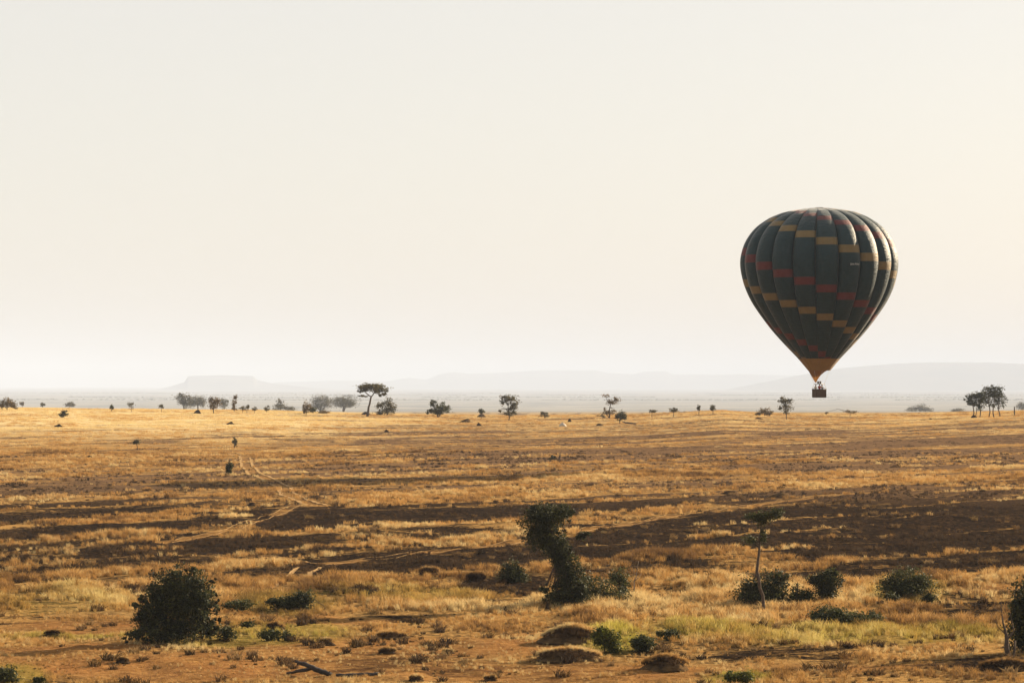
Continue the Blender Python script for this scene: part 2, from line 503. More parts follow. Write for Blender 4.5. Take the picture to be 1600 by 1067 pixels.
# ------------------------------------------------------------------ far hills in the haze
def hill(name, label, D, depth, pts, seed, rough=6.0):
    """pts: photo column/row of the skyline; the hill stands on the far plain at distance D"""
    pts = np.array(pts, float)
    s = FPX / D
    xs = np.linspace(pts[0, 0], pts[-1, 0], 260)
    top = CAMZ + (HY - np.interp(xs, pts[:, 0], pts[:, 1])) / s
    wx = (xs - CX) / s
    top = top + rough * 1.3 * (fbm(wx / 330.0, wx * 0 + seed, 4, seed) - .5) * 2
    zb = float(np.interp(D, PROF_D, PROF_Z)) + CAMZ - 3
    rows = np.linspace(0, 1, 15)
    prof = np.interp(rows, [0, .18, .34, .45, .55, .75, 1], [0, .30, .72, 1, 1, .6, 0])
    V = []
    for r, p in zip(rows, prof):
        yy = D + (r - .45) * depth + 120 * (fbm(wx / 900.0, wx * 0 + r * 5, 3, seed + 3) - .5)
        zz = zb + np.maximum(top - zb, .5) * p + 14 * (p * (1 - p)) * (fbm(wx / 300.0, yy / 300.0, 4, seed + 9) - .5) * 3
        V.append(np.stack((wx * (yy / D), yy, zz), -1))
    V = np.array(V)
    idx = np.arange(V.shape[0] * V.shape[1]).reshape(V.shape[:2])
    faces = np.stack((idx[:-1, :-1], idx[:-1, 1:], idx[1:, 1:], idx[1:, :-1]), -1).reshape(-1, 4)
    o = link(bpy.data.objects.new(name, np_mesh(name, V.reshape(-1, 3), faces, M['hill'], True)))
    tag(o, label, None, None, 'structure')

hill('hill', 'broad hazy hill on the skyline behind the balloon basket', 27000, 4200,
     [(1120, 612), (1180, 600), (1240, 588), (1310, 575), (1400, 567), (1500, 565), (1560, 566), (1640, 571), (1760, 580), (1900, 598), (1980, 610)], 5)
hill('mesa', 'flat-topped hazy hill above the grey trees at left', 29000, 3200,
     [(180, 617), (240, 610), (268, 603), (288, 597), (294, 587.5), (345, 586), (396, 587.5), (402, 594), (430, 600), (500, 607), (590, 613)], 8, 3)
hill('hill', 'long pale ridge with a level top in the middle of the skyline', 37000, 5200,
     [(380, 606), (430, 598), (520, 594), (600, 596), (640, 590), (665, 594), (690, 584), (712, 581), (735, 584), (790, 582), (830, 579), (930, 578), (950, 583), (990, 584), (1005, 580), (1040, 580), (1052, 585), (1150, 585), (1260, 586), (1400, 592), (1520, 600)], 12)
hill('hill', 'faint low ridge at the far left of the skyline', 38000, 3600,
     [(-220, 606), (-60, 609), (60, 610), (160, 610), (240, 612), (330, 614)], 15, 3)

# ------------------------------------------------------------------ dirt tracks (two ruts each), laid on the ground
def track(label, pts, gauge=1.35, w=.26):
    pts = np.array(pts, float)
    W = []
    for px, py in pts:
        x, D, z = ground_at(px, py)
        W.append((x, D))
    W = np.array(W)
    seg = np.concatenate(([0], np.cumsum(np.hypot(*np.diff(W, axis=0).T))))
    n = int(seg[-1] / .9) + 2
    q = np.linspace(0, seg[-1], n)
    ker = np.ones(9) / 9
    line = []
    for j in (0, 1):
        v = np.interp(q, seg, W[:, j])
        v = np.convolve(np.pad(v, 4, mode='edge'), ker, 'valid')
        line.append(v)
    L = np.stack(line, -1)
    tn = np.gradient(L, axis=0); tn /= np.linalg.norm(tn, axis=1, keepdims=True) + 1e-9
    nm = np.stack((-tn[:, 1], tn[:, 0]), -1)
    V, F = [], []
    for side in (-1, 1):
        wob = (fbm(q / 2.5, q * 0 + side, 3, 91) - .5) * .35
        for k, e in enumerate((-.5, -.17, .17, .5)):
            P = L + nm * (side * gauge / 2 + wob + e * w * (1 + .5 * (fbm(q / 1.7, q * 0 + e * 9, 2, 95) - .5)))[:, None]
            V.append(np.stack((P[:, 0], P[:, 1], height(P[:, 0], P[:, 1]) + (.05 if abs(e) > .3 else .035)), -1))
    base = 0
    for side in range(2):
        for k in range(3):
            a = (side * 4 + k) * n + np.arange(n - 1); b = a + n
            F.append(np.stack((a, a + 1, b + 1, b), -1))
    o = link(bpy.data.objects.new('dirt_track', np_mesh('dirt_track', np.concatenate(V), np.concatenate(F), M['track'], True)))
    tag(o, label, None, None, 'structure')
track('winding pale wheel track climbing the left field', ROADS[0], 1.5, .42)
track('short stretch of two worn ruts at the fork in front of the burnt ground', ROADS[4], 1.5, .34)
track('long straight wheel track crossing the burnt ground behind the leaning tree', ROADS[1], 1.1, .11)
track('short wheel track joining from the left at the fork', ROADS[2], 1.1, .14)
track('curved wheel track across the burnt strips at left', ROADS[3], 1.1, .09)

# ------------------------------------------------------------------ grass (stuff): instanced tufts, real blades
def tuft(name, blades, h, spread, bw, lean, r):
    V, F = [], []
    for i in range(blades):
        a = r.uniform(0, 2 * math.pi); rad = spread * math.sqrt(r.random())
        bx, by = rad * math.cos(a), rad * math.sin(a)
        hh = h * r.uniform(.55, 1.1)
        la = r.uniform(0, 2 * math.pi); ll = lean * hh * r.uniform(.1, 1)
        dx, dy = ll * math.cos(la), ll * math.sin(la)
        wa = r.uniform(0, math.pi); wx, wy = math.cos(wa) * bw / 2, math.sin(wa) * bw / 2
        k = len(V)
        V += [(bx - wx, by - wy, -.08), (bx + wx, by + wy, -.08),
              (bx + wx * .8 + dx * .35, by + wy * .8 + dy * .35, hh * .6), (bx - wx * .8 + dx * .35, by - wy * .8 + dy * .35, hh * .6),
              (bx + dx + wx * .15, by + dy + wy * .15, hh), (bx + dx - wx * .15, by + dy - wy * .15, hh)]
        F += [(k, k + 1, k + 2, k + 3), (k + 3, k + 2, k + 4, k + 5)]
    return np_mesh(name, V, F, M['grass'])

def scatter_group(name, protos):
    """node group: instance the prototype tufts on the points of the mesh"""
    ng = bpy.data.node_groups.new(name, 'GeometryNodeTree')
    ng.interface.new_socket('Geometry', in_out='INPUT', socket_type='NodeSocketGeometry')
    ng.interface.new_socket('Geometry', in_out='OUTPUT', socket_type='NodeSocketGeometry')
    N, L = ng.nodes, ng.links
    gi = N.new('NodeGroupInput'); go = N.new('NodeGroupOutput')
    join = N.new('GeometryNodeJoinGeometry')
    for k, p in enumerate(protos):
        iop = N.new('GeometryNodeInstanceOnPoints')
        oi = N.new('GeometryNodeObjectInfo'); oi.inputs['Object'].default_value = p
        oi.inputs['As Instance'].default_value = True
        va = N.new('GeometryNodeInputNamedAttribute'); va.data_type = 'INT'; va.inputs[0].default_value = 'variant'
        cmp_ = N.new('FunctionNodeCompare'); cmp_.data_type = 'INT'; cmp_.operation = 'EQUAL'
        L.new(va.outputs[0], cmp_.inputs[2]); cmp_.inputs[3].default_value = k
        ra = N.new('GeometryNodeInputNamedAttribute'); ra.data_type = 'FLOAT_VECTOR'; ra.inputs[0].default_value = 'turn'
        sa = N.new('GeometryNodeInputNamedAttribute'); sa.data_type = 'FLOAT_VECTOR'; sa.inputs[0].default_value = 'size'
        L.new(gi.outputs[0], iop.inputs['Points'])
        L.new(cmp_.outputs[0], iop.inputs['Selection'])
        L.new(oi.outputs['Geometry'], iop.inputs['Instance'])
        L.new(ra.outputs[0], iop.inputs['Rotation'])
        L.new(sa.outputs[0], iop.inputs['Scale'])
        L.new(iop.outputs[0], join.inputs[0])
    L.new(join.outputs[0], go.inputs[0])
    return ng

def points_obj(name, pos, tone, size, ng, nvar, label, cat=None):
    me = bpy.data.meshes.new(name)
    me.vertices.add(len(pos)); me.vertices.foreach_set('co', pos.astype(np.float32).ravel())
    a = me.attributes.new('tone', 'FLOAT_COLOR', 'POINT'); a.data.foreach_set('color', tone.astype(np.float32).ravel())
    a = me.attributes.new('variant', 'INT', 'POINT'); a.data.foreach_set('value', rng.integers(0, nvar, len(pos)).astype(np.int32))
    tr = np.zeros((len(pos), 3), np.float32); tr[:, 2] = rng.uniform(0, 6.28, len(pos)); tr[:, :2] = rng.normal(0, .1, (len(pos), 2))
    a = me.attributes.new('turn', 'FLOAT_VECTOR', 'POINT'); a.data.foreach_set('vector', tr.ravel())
    a = me.attributes.new('size', 'FLOAT_VECTOR', 'POINT'); a.data.foreach_set('vector', size.astype(np.float32).ravel())
    o = link(bpy.data.objects.new(name, me))
    md = o.modifiers.new('tufts', 'NODES'); md.node_group = ng
    tag(o, label, cat, None, 'stuff')
    return o

def protos(prefix, n, **kw):
    r = random.Random(prefix)
    c = bpy.data.collections.new(prefix)           # kept out of the scene: only instanced
    res = []
    for i in range(n):
        o = bpy.data.objects.new(prefix, tuft(prefix, r=r, **kw))
        c.objects.link(o); res.append(o)
    return res

def grass_field(name, label, d0, d1, count, pr, hscale, keep_pow, seed):
    g = np.random.default_rng(seed)
    D = np.sqrt(g.uniform(d0 ** 2, d1 ** 2, count))
    x = g.uniform(-1, 1, count) * (.215 * D + 6)
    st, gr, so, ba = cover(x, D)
    clump = fbm(x / 2.4, D / 3.4, 3, 131)
    p = st ** keep_pow * (1 - .62 * so) * (1 - ba) * np.clip(.30 + 3.2 * (clump - .40), .04, 1.2)
    p = np.maximum(p, .09 * (1 - ba) * sstep(.52, .66, fbm((x + D) * .7071 / 14.0, (D - x) * .7071 / 2.0, 2, 151)))
    p = np.maximum(p, .30 * (st < .45) * (1 - ba) * np.clip((clump - .38) * 4, 0, 1))      # charred stubble and first regrowth
    k = g.random(count) < p
    x, D, st, gr, so, clump = x[k], D[k], st[k], gr[k], so[k], clump[k]
    z = height(x, D)
    if pr == 'near':                       # tufts that grow on the near mounds
        ex = []
        for (mx, mD, mz, rx, ry, rz, dark) in MOUNDS:
            if not d0 < mD < d1: continue
            q = int(300 * rx * ry) + 14
            t = np.sqrt(g.random(q)); a = g.uniform(0, 6.283, q)
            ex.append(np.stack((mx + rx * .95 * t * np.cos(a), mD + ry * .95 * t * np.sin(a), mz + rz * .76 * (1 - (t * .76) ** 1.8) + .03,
                                np.where(np.sin(a) * t > -.25, .33 + .2 * (not dark), .12)), -1))  # camera-side tufts toned darker: the mound's shaded face painted in
        ex = np.concatenate(ex)
        x = np.concatenate((x, ex[:, 0])); D = np.concatenate((D, ex[:, 1])); z = np.concatenate((z, ex[:, 2]))
        st = np.concatenate((st, ex[:, 3])); pad = np.zeros(len(ex))
        gr = np.concatenate((gr, pad)); so = np.concatenate((so, pad)); clump = np.concatenate((clump, pad + .5))
    n = len(x)
    bright = np.clip(.46 + (fbm(x / 12.0, D / 16.0, 3, 141) - .5) * 1.3 + (fbm(x / 2.0, D / 3.0, 2, 145) - .5) * .8 + g.normal(0, .2 if pr == 'near' else .12, n), 0, 1)
    brown = np.clip((.45 - st) * 2.0 + g.normal(0, .12, n), 0, 1) * .85
    brown = np.maximum(brown, so * .5 * g.random(n))
    bright = np.where(st < .3, bright * .45, bright)
    brown = np.where(st < .3, 1.0, brown)
    green = np.clip(gr * (.6 + .8 * g.random(n)), 0, 1)
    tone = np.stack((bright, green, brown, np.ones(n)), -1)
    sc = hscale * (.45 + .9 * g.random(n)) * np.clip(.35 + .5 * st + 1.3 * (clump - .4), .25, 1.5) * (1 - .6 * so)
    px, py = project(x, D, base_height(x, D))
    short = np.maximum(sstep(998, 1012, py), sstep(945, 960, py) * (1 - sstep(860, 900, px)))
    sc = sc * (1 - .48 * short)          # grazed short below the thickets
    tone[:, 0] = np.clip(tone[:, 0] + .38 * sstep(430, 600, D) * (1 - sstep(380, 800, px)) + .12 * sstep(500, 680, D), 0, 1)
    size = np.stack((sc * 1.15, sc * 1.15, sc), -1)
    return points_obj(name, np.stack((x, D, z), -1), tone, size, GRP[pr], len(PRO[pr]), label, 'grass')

PRO = {'near': protos('grass_tuft', 6, blades=26, h=.52, spread=.20, bw=.028, lean=.75),
       'mid': protos('grass_clump', 5, blades=22, h=.60, spread=.42, bw=.060, lean=.7),
       'far': protos('grass_patch', 5, blades=30, h=.55, spread=1.4, bw=.11, lean=.6)}
GRP = {k: scatter_group(k + '_scatter', v) for k, v in PRO.items()}

# ------------------------------------------------------------------ plants
def leaves_mesh(name, blobs, n, leaf, mat, g, surf=2.4, clump=22, csize=.2, narrow=.55):
    """blobs: (x,y,z,rx,ry,rz) in metres; leaf-sized quads in clumps through each crown volume"""
    vol = np.array([b[3] * b[4] * b[5] for b in blobs]) ** .72
    cnt = np.maximum((n * vol / vol.sum()).astype(int), 12)
    C, T, S = [], [], []
    for b, m in zip(blobs, cnt):
        nc = max(4, m // clump)
        d = g.normal(size=(nc, 3)); d /= np.linalg.norm(d, axis=1, keepdims=True)
        rr = g.random(nc) ** (1 / surf)
        lump = .58 + .80 * fbm(d[:, 0] * 2.3 + b[0] * 3, d[:, 2] * 2.3 + d[:, 1] * 1.6 + b[2] * 3, 3, 77)
        cc = d * (rr * lump)[:, None]
        ct = g.random(nc)
        w = g.integers(0, nc, m)
        off = g.normal(size=(m, 3)) * csize * (.6 + .8 * ct[w])[:, None]
        q = (cc[w] + off) * np.array(b[3:6]) + np.array(b[:3])
        C.append(q)
        T.append(np.clip(ct[w] * .75 + g.random(m) * .35 - .05, 0, 1))
        S.append(leaf * g.uniform(.55, 1.35, m))
    C = np.concatenate(C); T = np.concatenate(T); S = np.concatenate(S)
    m = len(C)
    a = g.normal(size=(m, 3)); a /= np.linalg.norm(a, axis=1, keepdims=True)
    b = np.cross(a, g.normal(size=(m, 3))); b /= np.linalg.norm(b, axis=1, keepdims=True) + 1e-9
    a = a * S[:, None] * .5; b = b * S[:, None] * .5 * narrow
    V = np.stack((C - a, C - a * .1 + b, C + a, C - a * .1 - b), 1).reshape(-1, 3)
    F = np.arange(m * 4).reshape(m, 4)
    me = np_mesh(name, V, F, mat)
    at_ = me.attributes.new('leaf_tint', 'FLOAT', 'FACE')
    at_.data.foreach_set('value', T.astype(np.float32))
    return me

_seed = [1000]
def plant(name, label, cat, base, stems, blobs, n, leaf, mat='leaf_mid', D=None, bark='bark', group=None,
          deep=.8, twigs=3, surf=2.4, csize=.2, crown='crown', clump=22):
    """base, stems and blobs in photo pixels. The distance is where the base meets the ground (or D for what stands
    behind the crest); sizes follow from that distance."""
    _seed[0] += 1
    g = np.random.default_rng(_seed[0])
    if D is None:
        x, D, z = ground_at(*base)
    else:
        x = at(base[0], D); z = float(height(x, D))
    s = FPX / D
    o = empty(name, (x, D, z))
    tag(o, label, cat, group)
    def loc(px, py, dy=0.0): return Vector(((px - CX) / s - x, dy, CAMZ + (HY - py) / s - z))
    B = []
    for bl in blobs:
        cx, cy, rx, ry = bl[:4]
        dy = (bl[4] / s) if len(bl) > 4 else float(g.uniform(-.25, .25)) * rx / s
        c = loc(cx, cy, dy)
        e_ = 1.24 if D < 240 else 1.16
        B.append((c.x, c.y, c.z, rx * e_ / s, max(rx, ry) * deep * e_ / s, ry * e_ / s))
    groups = []                       # every stem that rises from the ground on its own is a part of its own
    tips = []
    for st in stems:
        pts = [loc(p[0], p[1], (p[3] / s if len(p) > 3 else 0.0)) for p in st]
        rad = [p[2] / s for p in st]
        if abs(st[0][1] - base[1]) < 9 or D > 900:
            pts[0].z = min(pts[0].z, -.12)
        P, R = [], []                 # finer, slightly crooked course
        for i in range(len(pts) - 1):
            for t in (0, .5):
                q = pts[i].lerp(pts[i + 1], t)
                if t: q += Vector(g.normal(0, .05, 3)) * (pts[i + 1] - pts[i]).length
                P.append(q); R.append(rad[i] * (1 - t) + rad[i + 1] * t)
        P.append(pts[-1]); R.append(rad[-1])
        gi = -1
        for k, (bmk, pk) in enumerate(groups):
            for (q0, r0) in pk:
                if (q0 - P[0]).length < max(r0 * 1.6, 3.0 / s): gi = k
        if gi < 0:
            groups.append((bmesh.new(), [])); gi = len(groups) - 1
        elif P[0].z > 0:              # root a limb inside its stem
            P[0] = min((q for q, r in groups[gi][1]), key=lambda q: (q - P[0]).length).copy()
        tube(groups[gi][0], P, R, 7)
        groups[gi][1].extend(zip(P, R))
        tips += [(p_, r_, gi) for p_, r_ in list(zip(P, R))[len(P) // 2:]]
    for b in B:
        if not tips: break
        c = Vector(b[:3])
        for k in range(twigs):
            e = c + Vector((g.normal(0, .45) * b[3], g.normal(0, .45) * b[4], g.normal(0.1, .4) * b[5]))
            p0, r0, gi = min(tips, key=lambda q: (q[0] - e).length + .2 * (q[0] - c).length)
            mid = p0.lerp(e, .5) + Vector((0, 0, .12 * (e - p0).length))
            tube(groups[gi][0], [p0, mid, e], [r0 * .55, r0 * .35, max(r0 * .12, .006)], 5)
    for bmk, pk in groups:
        bm_obj('trunk' if len(groups) == 1 else 'stem', bmk, M[bark], o)
    if blobs:
        me = leaves_mesh(crown, B, int(n * ((1.9 if n < 8000 else 1.0) if D < 240 else 1.6)), leaf, M[mat], g, surf, clump, csize)
        link(bpy.data.objects.new(crown, me), o)
    return o

TREE, SHRUB = 'tree', 'bush'
G_R, G_F, G_S, G_N = 'trees along the ridge', 'far trees in the haze', 'small shrubs on the plain', 'thickets in the near grass'

# --- near thickets
plant('dense_bush', 'big dark round bush standing alone at lower left', SHRUB, (268, 1003),
      [[(262, 1003, 3), (255, 950, 2.2), (262, 910, 1)], [(275, 1003, 3), (290, 950, 2), (295, 915, 1)], [(300, 1002, 2), (318, 960, 1)], [(235, 1002, 2.5), (228, 960, 1)]],
      [(284, 914, 34, 28), (262, 926, 30, 28), (302, 935, 30, 30), (250, 950, 30, 32), (280, 955, 40, 36), (232, 970, 22, 24), (216, 990, 18, 13), (205, 998, 10, 6), (270, 985, 50, 20),
       (318, 955, 16, 30), (326, 985, 15, 17), (211, 947, 11, 6), (222, 938, 9, 8), (334, 908, 7, 5), (326, 918, 8, 8), (300, 893, 12, 9), (272, 893, 12, 9), (240, 930, 8, 12), (232, 952, 9, 10), (338, 940, 6, 8), (218, 968, 7, 7), (341, 962, 7, 10), (336, 928, 6, 6), (338, 990, 9, 10)],
      36000, .13, 'leaf_dark', group=G_N, surf=1.6, csize=.13, clump=60)
plant('bush', 'low dark shrub with a bare bent branch beside the round bush', SHRUB, (468, 954),
      [[(468, 954, 1.5), (474, 935, 1)], [(480, 945, .8), (492, 936, .6), (505, 945, .4), (510, 952, .3)]],
      [(474, 939, 15, 13), (450, 943, 20, 9), (430, 940, 12, 6), (415, 957, 18, 5)], 3200, .14, 'leaf_dark', group=G_N)
plant('leaning_tree', 'tall dark leafy tree leaning left with a bulging head', TREE, (886, 948),
      [[(890, 948, 4.5), (884, 905, 3.6), (878, 870, 3), (862, 830, 2), (850, 805, 1)], [(880, 880, 2.2), (898, 852, 1.4), (912, 838, .7)]],
      [(848, 812, 28, 22), (874, 802, 21, 13), (842, 838, 21, 20), (864, 846, 20, 19), (876, 866, 19, 18), (884, 884, 20, 21), (889, 905, 20, 21), (888, 930, 24, 17), (862, 938, 16, 11), (908, 838, 9, 8), (920, 832, 6, 4), (892, 797, 6, 7), (905, 925, 16, 17), (850, 920, 9, 7), (872, 928, 14, 13), (836, 800, 12, 12)],
      32000, .13, 'leaf_dark', group=G_N, surf=1.7, csize=.12)
plant('bush', 'olive scrub spreading from the foot of the leaning tree', SHRUB, (935, 940),
      [[(930, 940, 1.2), (925, 915, .6)], [(945, 940, 1), (950, 915, .5)]],
      [(920, 918, 24, 20), (945, 926, 26, 17), (915, 936, 28, 11), (965, 936, 22, 9), (860, 942, 16, 8)], 2600, .14, 'leaf_mid', group=G_N, surf=1.6)
plant('small_tree', 'small olive tree right of the leaning tree', TREE, (969, 934),
      [[(969, 934, 1.5), (968, 915, 1.1), (966, 900, .5)]], [(966, 903, 15, 13), (975, 910, 9, 8), (972, 926, 12, 8)], 1200, .13, 'leaf_mid', group=G_N, surf=1.5, csize=.26)
plant('dead_sapling', 'leafless forked sapling right of the small olive tree', TREE, (988, 928),
      [[(988, 928, 1.3), (991, 908, 1), (995, 892, .7), (998, 876, .35)], [(991, 908, .8), (1002, 896, .4)], [(994, 896, .5), (988, 886, .3)]], [], 0, .1, bark='bark_pale', group=G_N)
plant('bush', 'round dark bush between the burnt strip and the leaning tree', SHRUB, (801, 910),
      [[(801, 910, 1.4), (800, 896, .8)]], [(797, 892, 14, 11), (811, 896, 10, 9), (801, 903, 17, 7)], 2600, .13, 'leaf_dark', group=G_N, surf=2.0)
plant('flat_topped_tree', 'slender tall tree with a bare crooked trunk and small flat top', TREE, (1195, 958),
      [[(1195, 958, 3.0), (1192, 930, 2.6), (1186, 904, 2.6), (1184, 880, 2.2), (1187, 852, 1.7), (1189, 828, 1.2), (1192, 806, .7)], [(1189, 832, .9), (1203, 818, .6), (1215, 806, .4)], [(1188, 850, .8), (1178, 842, .5)], [(1186, 846, .6), (1205, 836, .35), (1212, 832, .2)], [(1184, 906, 1.4), (1181, 897, .9)]],
      [(1194, 806, 13, 9), (1210, 803, 12, 7), (1178, 808, 12, 6), (1190, 816, 9, 6), (1174, 843, 9, 7), (1192, 838, 8, 8), (1220, 800, 4, 4)], 1300, .13, 'leaf_mid', group=G_N, surf=1.4, csize=.28)
plant('bush', 'dark thicket behind the slender flat-topped tree', SHRUB, (1195, 947),
      [[(1180, 947, 1.3), (1178, 920, .7)], [(1212, 947, 1.3), (1216, 915, .7)]],
      [(1175, 922, 18, 20), (1206, 920, 20, 22), (1222, 900, 9, 7), (1190, 935, 34, 14)], 4600, .15, 'leaf_dark', group=G_N, surf=1.8)
plant('bush', 'dark ragged shrub between the slender tree and the wide bush', SHRUB, (1290, 944),
      [[(1290, 944, 1.5), (1292, 922, 1)]], [(1293, 908, 18, 13), (1276, 906, 13, 7), (1290, 926, 15, 14), (1300, 896, 8, 6)], 3000, .14, 'leaf_dark', group=G_N, surf=1.7)
plant('bush', 'small dark shrub with stump between two thickets', SHRUB, (1248, 944),
      [[(1246, 944, 2.2), (1246, 920, 1.2), (1246, 912, .6)]], [(1244, 930, 12, 14), (1262, 932, 12, 10), (1256, 938, 18, 7)], 1700, .13, 'leaf_mid', group=G_N, surf=1.6)
plant('bush', 'wide dark green bush in the near grass toward the right', SHRUB, (1420, 934),
      [[(1410, 934, 1.5), (1405, 912, .8)], [(1430, 934, 1.5), (1438, 910, .8)]],
      [(1418, 910, 28, 17), (1440, 912, 18, 14), (1398, 914, 20, 13), (1420, 924, 36, 11)], 5200, .14, 'leaf_mid', group=G_N, surf=1.7)
plant('bush', 'small dark shrub just below the wide green bush', SHRUB, (1394, 946), [[(1394, 946, .8), (1394, 936, .5)]], [(1394, 936, 10, 8), (1452, 934, 10, 6)], 1000, .12, 'leaf_dark', group=G_N)
plant('bush', 'low sprawling dark scrub in tall straw below the ragged shrub', SHRUB, (1325, 978),
      [[(1300, 978, .8), (1298, 962, .5)], [(1350, 978, .8), (1352, 962, .5)]],
      [(1300, 960, 26, 10), (1330, 966, 34, 10), (1362, 966, 16, 10), (1278, 964, 12, 8)], 3000, .14, 'leaf_mid', group=G_N, surf=1.5)
plant('bush', 'tall dark bush cut off by the right edge', SHRUB, (1606, 1018),
      [[(1606, 1018, 3), (1604, 970, 2), (1604, 930, 1)]], [(1604, 940, 20, 24), (1608, 970, 26, 30), (1612, 1000, 26, 20), (1590, 955, 10, 14)], 6000, .16, 'leaf_dark', group=G_N, surf=2.0)
plant('dead_tree', 'broken bare trunk with thin twigs at the right edge', TREE, (1577, 1026),
      [[(1577, 1026, 4.5), (1573, 1000, 3.5), (1570, 982, 2), (1566, 962, .8), (1564, 938, .4)], [(1571, 990, 1.2), (1560, 980, .6), (1552, 966, .3)], [(1575, 1000, 2), (1584, 985, 1.3), (1580, 965, .5), (1574, 945, .3)], [(1566, 962, .5), (1556, 950, .25)], [(1582, 1024, 2.5), (1586, 1000, 1.5)]], [], 0, .1, bark='bark', group=G_N)
plant('bush', 'bright yellow-green bush beside the grassy mound', SHRUB, (948, 1019),
      [[(945, 1019, 1), (942, 1000, .6)]], [(942, 998, 14, 13), (957, 1004, 12, 14), (940, 990, 9, 8)], 2200, .13, 'leaf_bright', group=G_N, surf=1.6)
plant('bush', 'dark little bush in bright green grass right of the mound', SHRUB, (1004, 1018), [[(1004, 1018, .8), (1004, 1008, .4)]], [(1005, 1006, 14, 11)], 1500, .12, 'leaf_mid', group=G_N)
plant('bush', 'small round dark bush farther right in the green grass', SHRUB, (1048, 1000), [[(1048, 1000, .7), (1048, 993, .4)]], [(1048, 993, 11, 8), (1030, 990, 5, 4)], 1000, .12, 'leaf_mid', group=G_N)
plant('bush', 'sunlit green bush at the bottom edge', SHRUB, (1155, 1072), [[(1155, 1072, 1), (1152, 1060, .5)]], [(1150, 1060, 14, 8), (1168, 1058, 7, 9), (1140, 1056, 6, 7)], 1600, .11, 'leaf_bright', group=G_N)
plant('bush', 'dark green clump in the lower left corner', SHRUB, (10, 1068), [[(10, 1068, 1), (8, 1056, .5)]], [(6, 1056, 16, 12), (62, 1064, 10, 5)], 1600, .12, 'leaf_mid', group=G_N)
plant('bush', 'thin olive scrub against the right side of the round bush', SHRUB, (352, 1000), [[(350, 1000, .8), (352, 988, .4)]], [(352, 990, 13, 9), (372, 945, 18, 6), (385, 975, 10, 5)], 1500, .12, 'leaf_mid', group=G_N)
plant('bush', 'small leafy green patch under the yellow hummocks at left', SHRUB, (430, 1000), [[(430, 1000, .6), (428, 994, .4)]], [(424, 992, 15, 6), (448, 994, 8, 6)], 1100, .12, 'leaf_mid', group=G_N)

# --- shrubs out on the middle slope
plant('sapling', 'lone dark sapling casting a shadow beside the winding track', TREE, (358, 741), [[(358, 741, .9), (358, 730, .5)]], [(359, 731, 5, 8), (357, 737, 4, 4)], 500, .22, 'leaf_dark', group=G_S)
plant('sapling', 'thin sapling on the dark strip above the winding track', TREE, (366, 700), [[(366, 700, .7), (367, 688, .4)]], [(366, 689, 4, 5), (367, 694, 3, 4)], 260, .25, 'leaf_olive', group=G_S)
plant('sapling', 'tiny tree on bare stem in the upper left field', TREE, (214, 703), [[(215, 703, .6), (213, 691, .4)]], [(212, 690, 5, 4)], 260, .25, 'leaf_olive', group=G_S)
plant('stump', 'twin dark stumps in the middle of the slope', 'stump', (868, 718), [[(862, 718, 2.5), (863, 714, 1.6), (864, 711, .6)], [(874, 717, 1.6), (875, 712, 1.2), (875, 707, .5)]], [(864, 715, 4, 3)], 120, .25, 'leaf_dark', group=G_S)

# --- trees on the ridge
plant('umbrella_acacia', 'tall flat-crowned acacia with bare curved trunk on the ridge', TREE, (575, 646),
      [[(574, 647, 2.3), (576, 636, 1.6), (579, 624, 1.4), (580, 620, 1.2)], [(580, 621, 1), (571, 613, .7), (565, 606, .4)], [(580, 620, 1), (586, 611, .7), (594, 606, .4)], [(576, 618, .6), (565, 620, .3)], [(585, 614, .6), (598, 617, .3)]],
      [(580, 604, 18, 5.5), (567, 608, 9, 4), (594, 609, 11, 5), (600, 616, 6, 4), (562, 612, 5, 2.5), (566, 619, 6, 2), (589, 606, 10, 5), (592, 619, 5, 2)], 2300, .42, 'leaf_olive', group=G_R, surf=1.6, csize=.16)
plant('bushy_tree', 'brownish bushy tree beside the tall flat-crowned acacia', TREE, (605, 649),
      [[(605, 649, 1.1), (604, 638, .8), (600, 630, .5)], [(605, 642, .6), (612, 632, .4)], [(593, 648, .7), (592, 636, .4)]],
      [(606, 631, 10, 8), (595, 633, 8, 6), (613, 640, 7, 7), (594, 645, 8, 5), (606, 642, 8, 6)], 1300, .38, 'leaf_olive', group=G_R, surf=1.5)
plant('bushy_tree', 'broad dark green tree alone on the ridge left of centre', TREE, (684, 652),
      [[(684, 652, 1.2), (683, 644, 1), (678, 636, .6)], [(684, 645, .8), (694, 637, .5)]],
      [(678, 633, 7, 6), (690, 637, 11, 8), (698, 639, 8, 6), (673, 643, 6, 4), (684, 643, 12, 5), (668, 646, 3, 2.5), (676, 628, 4, 3)], 1500, .38, 'leaf_mid', group=G_R, surf=1.7)
plant('round_tree', 'round-headed tree on bare trunk at the centre of the ridge', TREE, (794, 657),
      [[(795, 657, .9), (795, 645, .9), (794, 632, .6), (792, 622, .4)]],
      [(796, 624, 14, 6), (803, 632, 9, 7), (786, 629, 6, 5), (794, 645, 10, 5), (781, 641, 4, 3), (804, 645, 5, 4), (789, 620, 8, 4), (800, 638, 8, 5)], 1500, .36, 'leaf_olive', group=G_R, surf=1.5, csize=.17)
plant('sparse_tree', 'sparse windblown tree with two leafy tufts right of centre', TREE, (951, 653),
      [[(952, 653, 1.2), (952, 642, .9), (954, 632, .6), (962, 625, .4)], [(953, 634, .6), (948, 624, .4), (946, 618, .3)], [(952, 645, .6), (944, 640, .3)]],
      [(963, 624, 6, 5), (948, 618, 5, 2), (955, 628, 8, 5), (951, 644, 9, 4), (942, 650, 6, 3.5), (960, 641, 4, 3), (944, 640, 3, 3)], 900, .32, 'leaf_dry', group=G_R, surf=1.3, csize=.24)
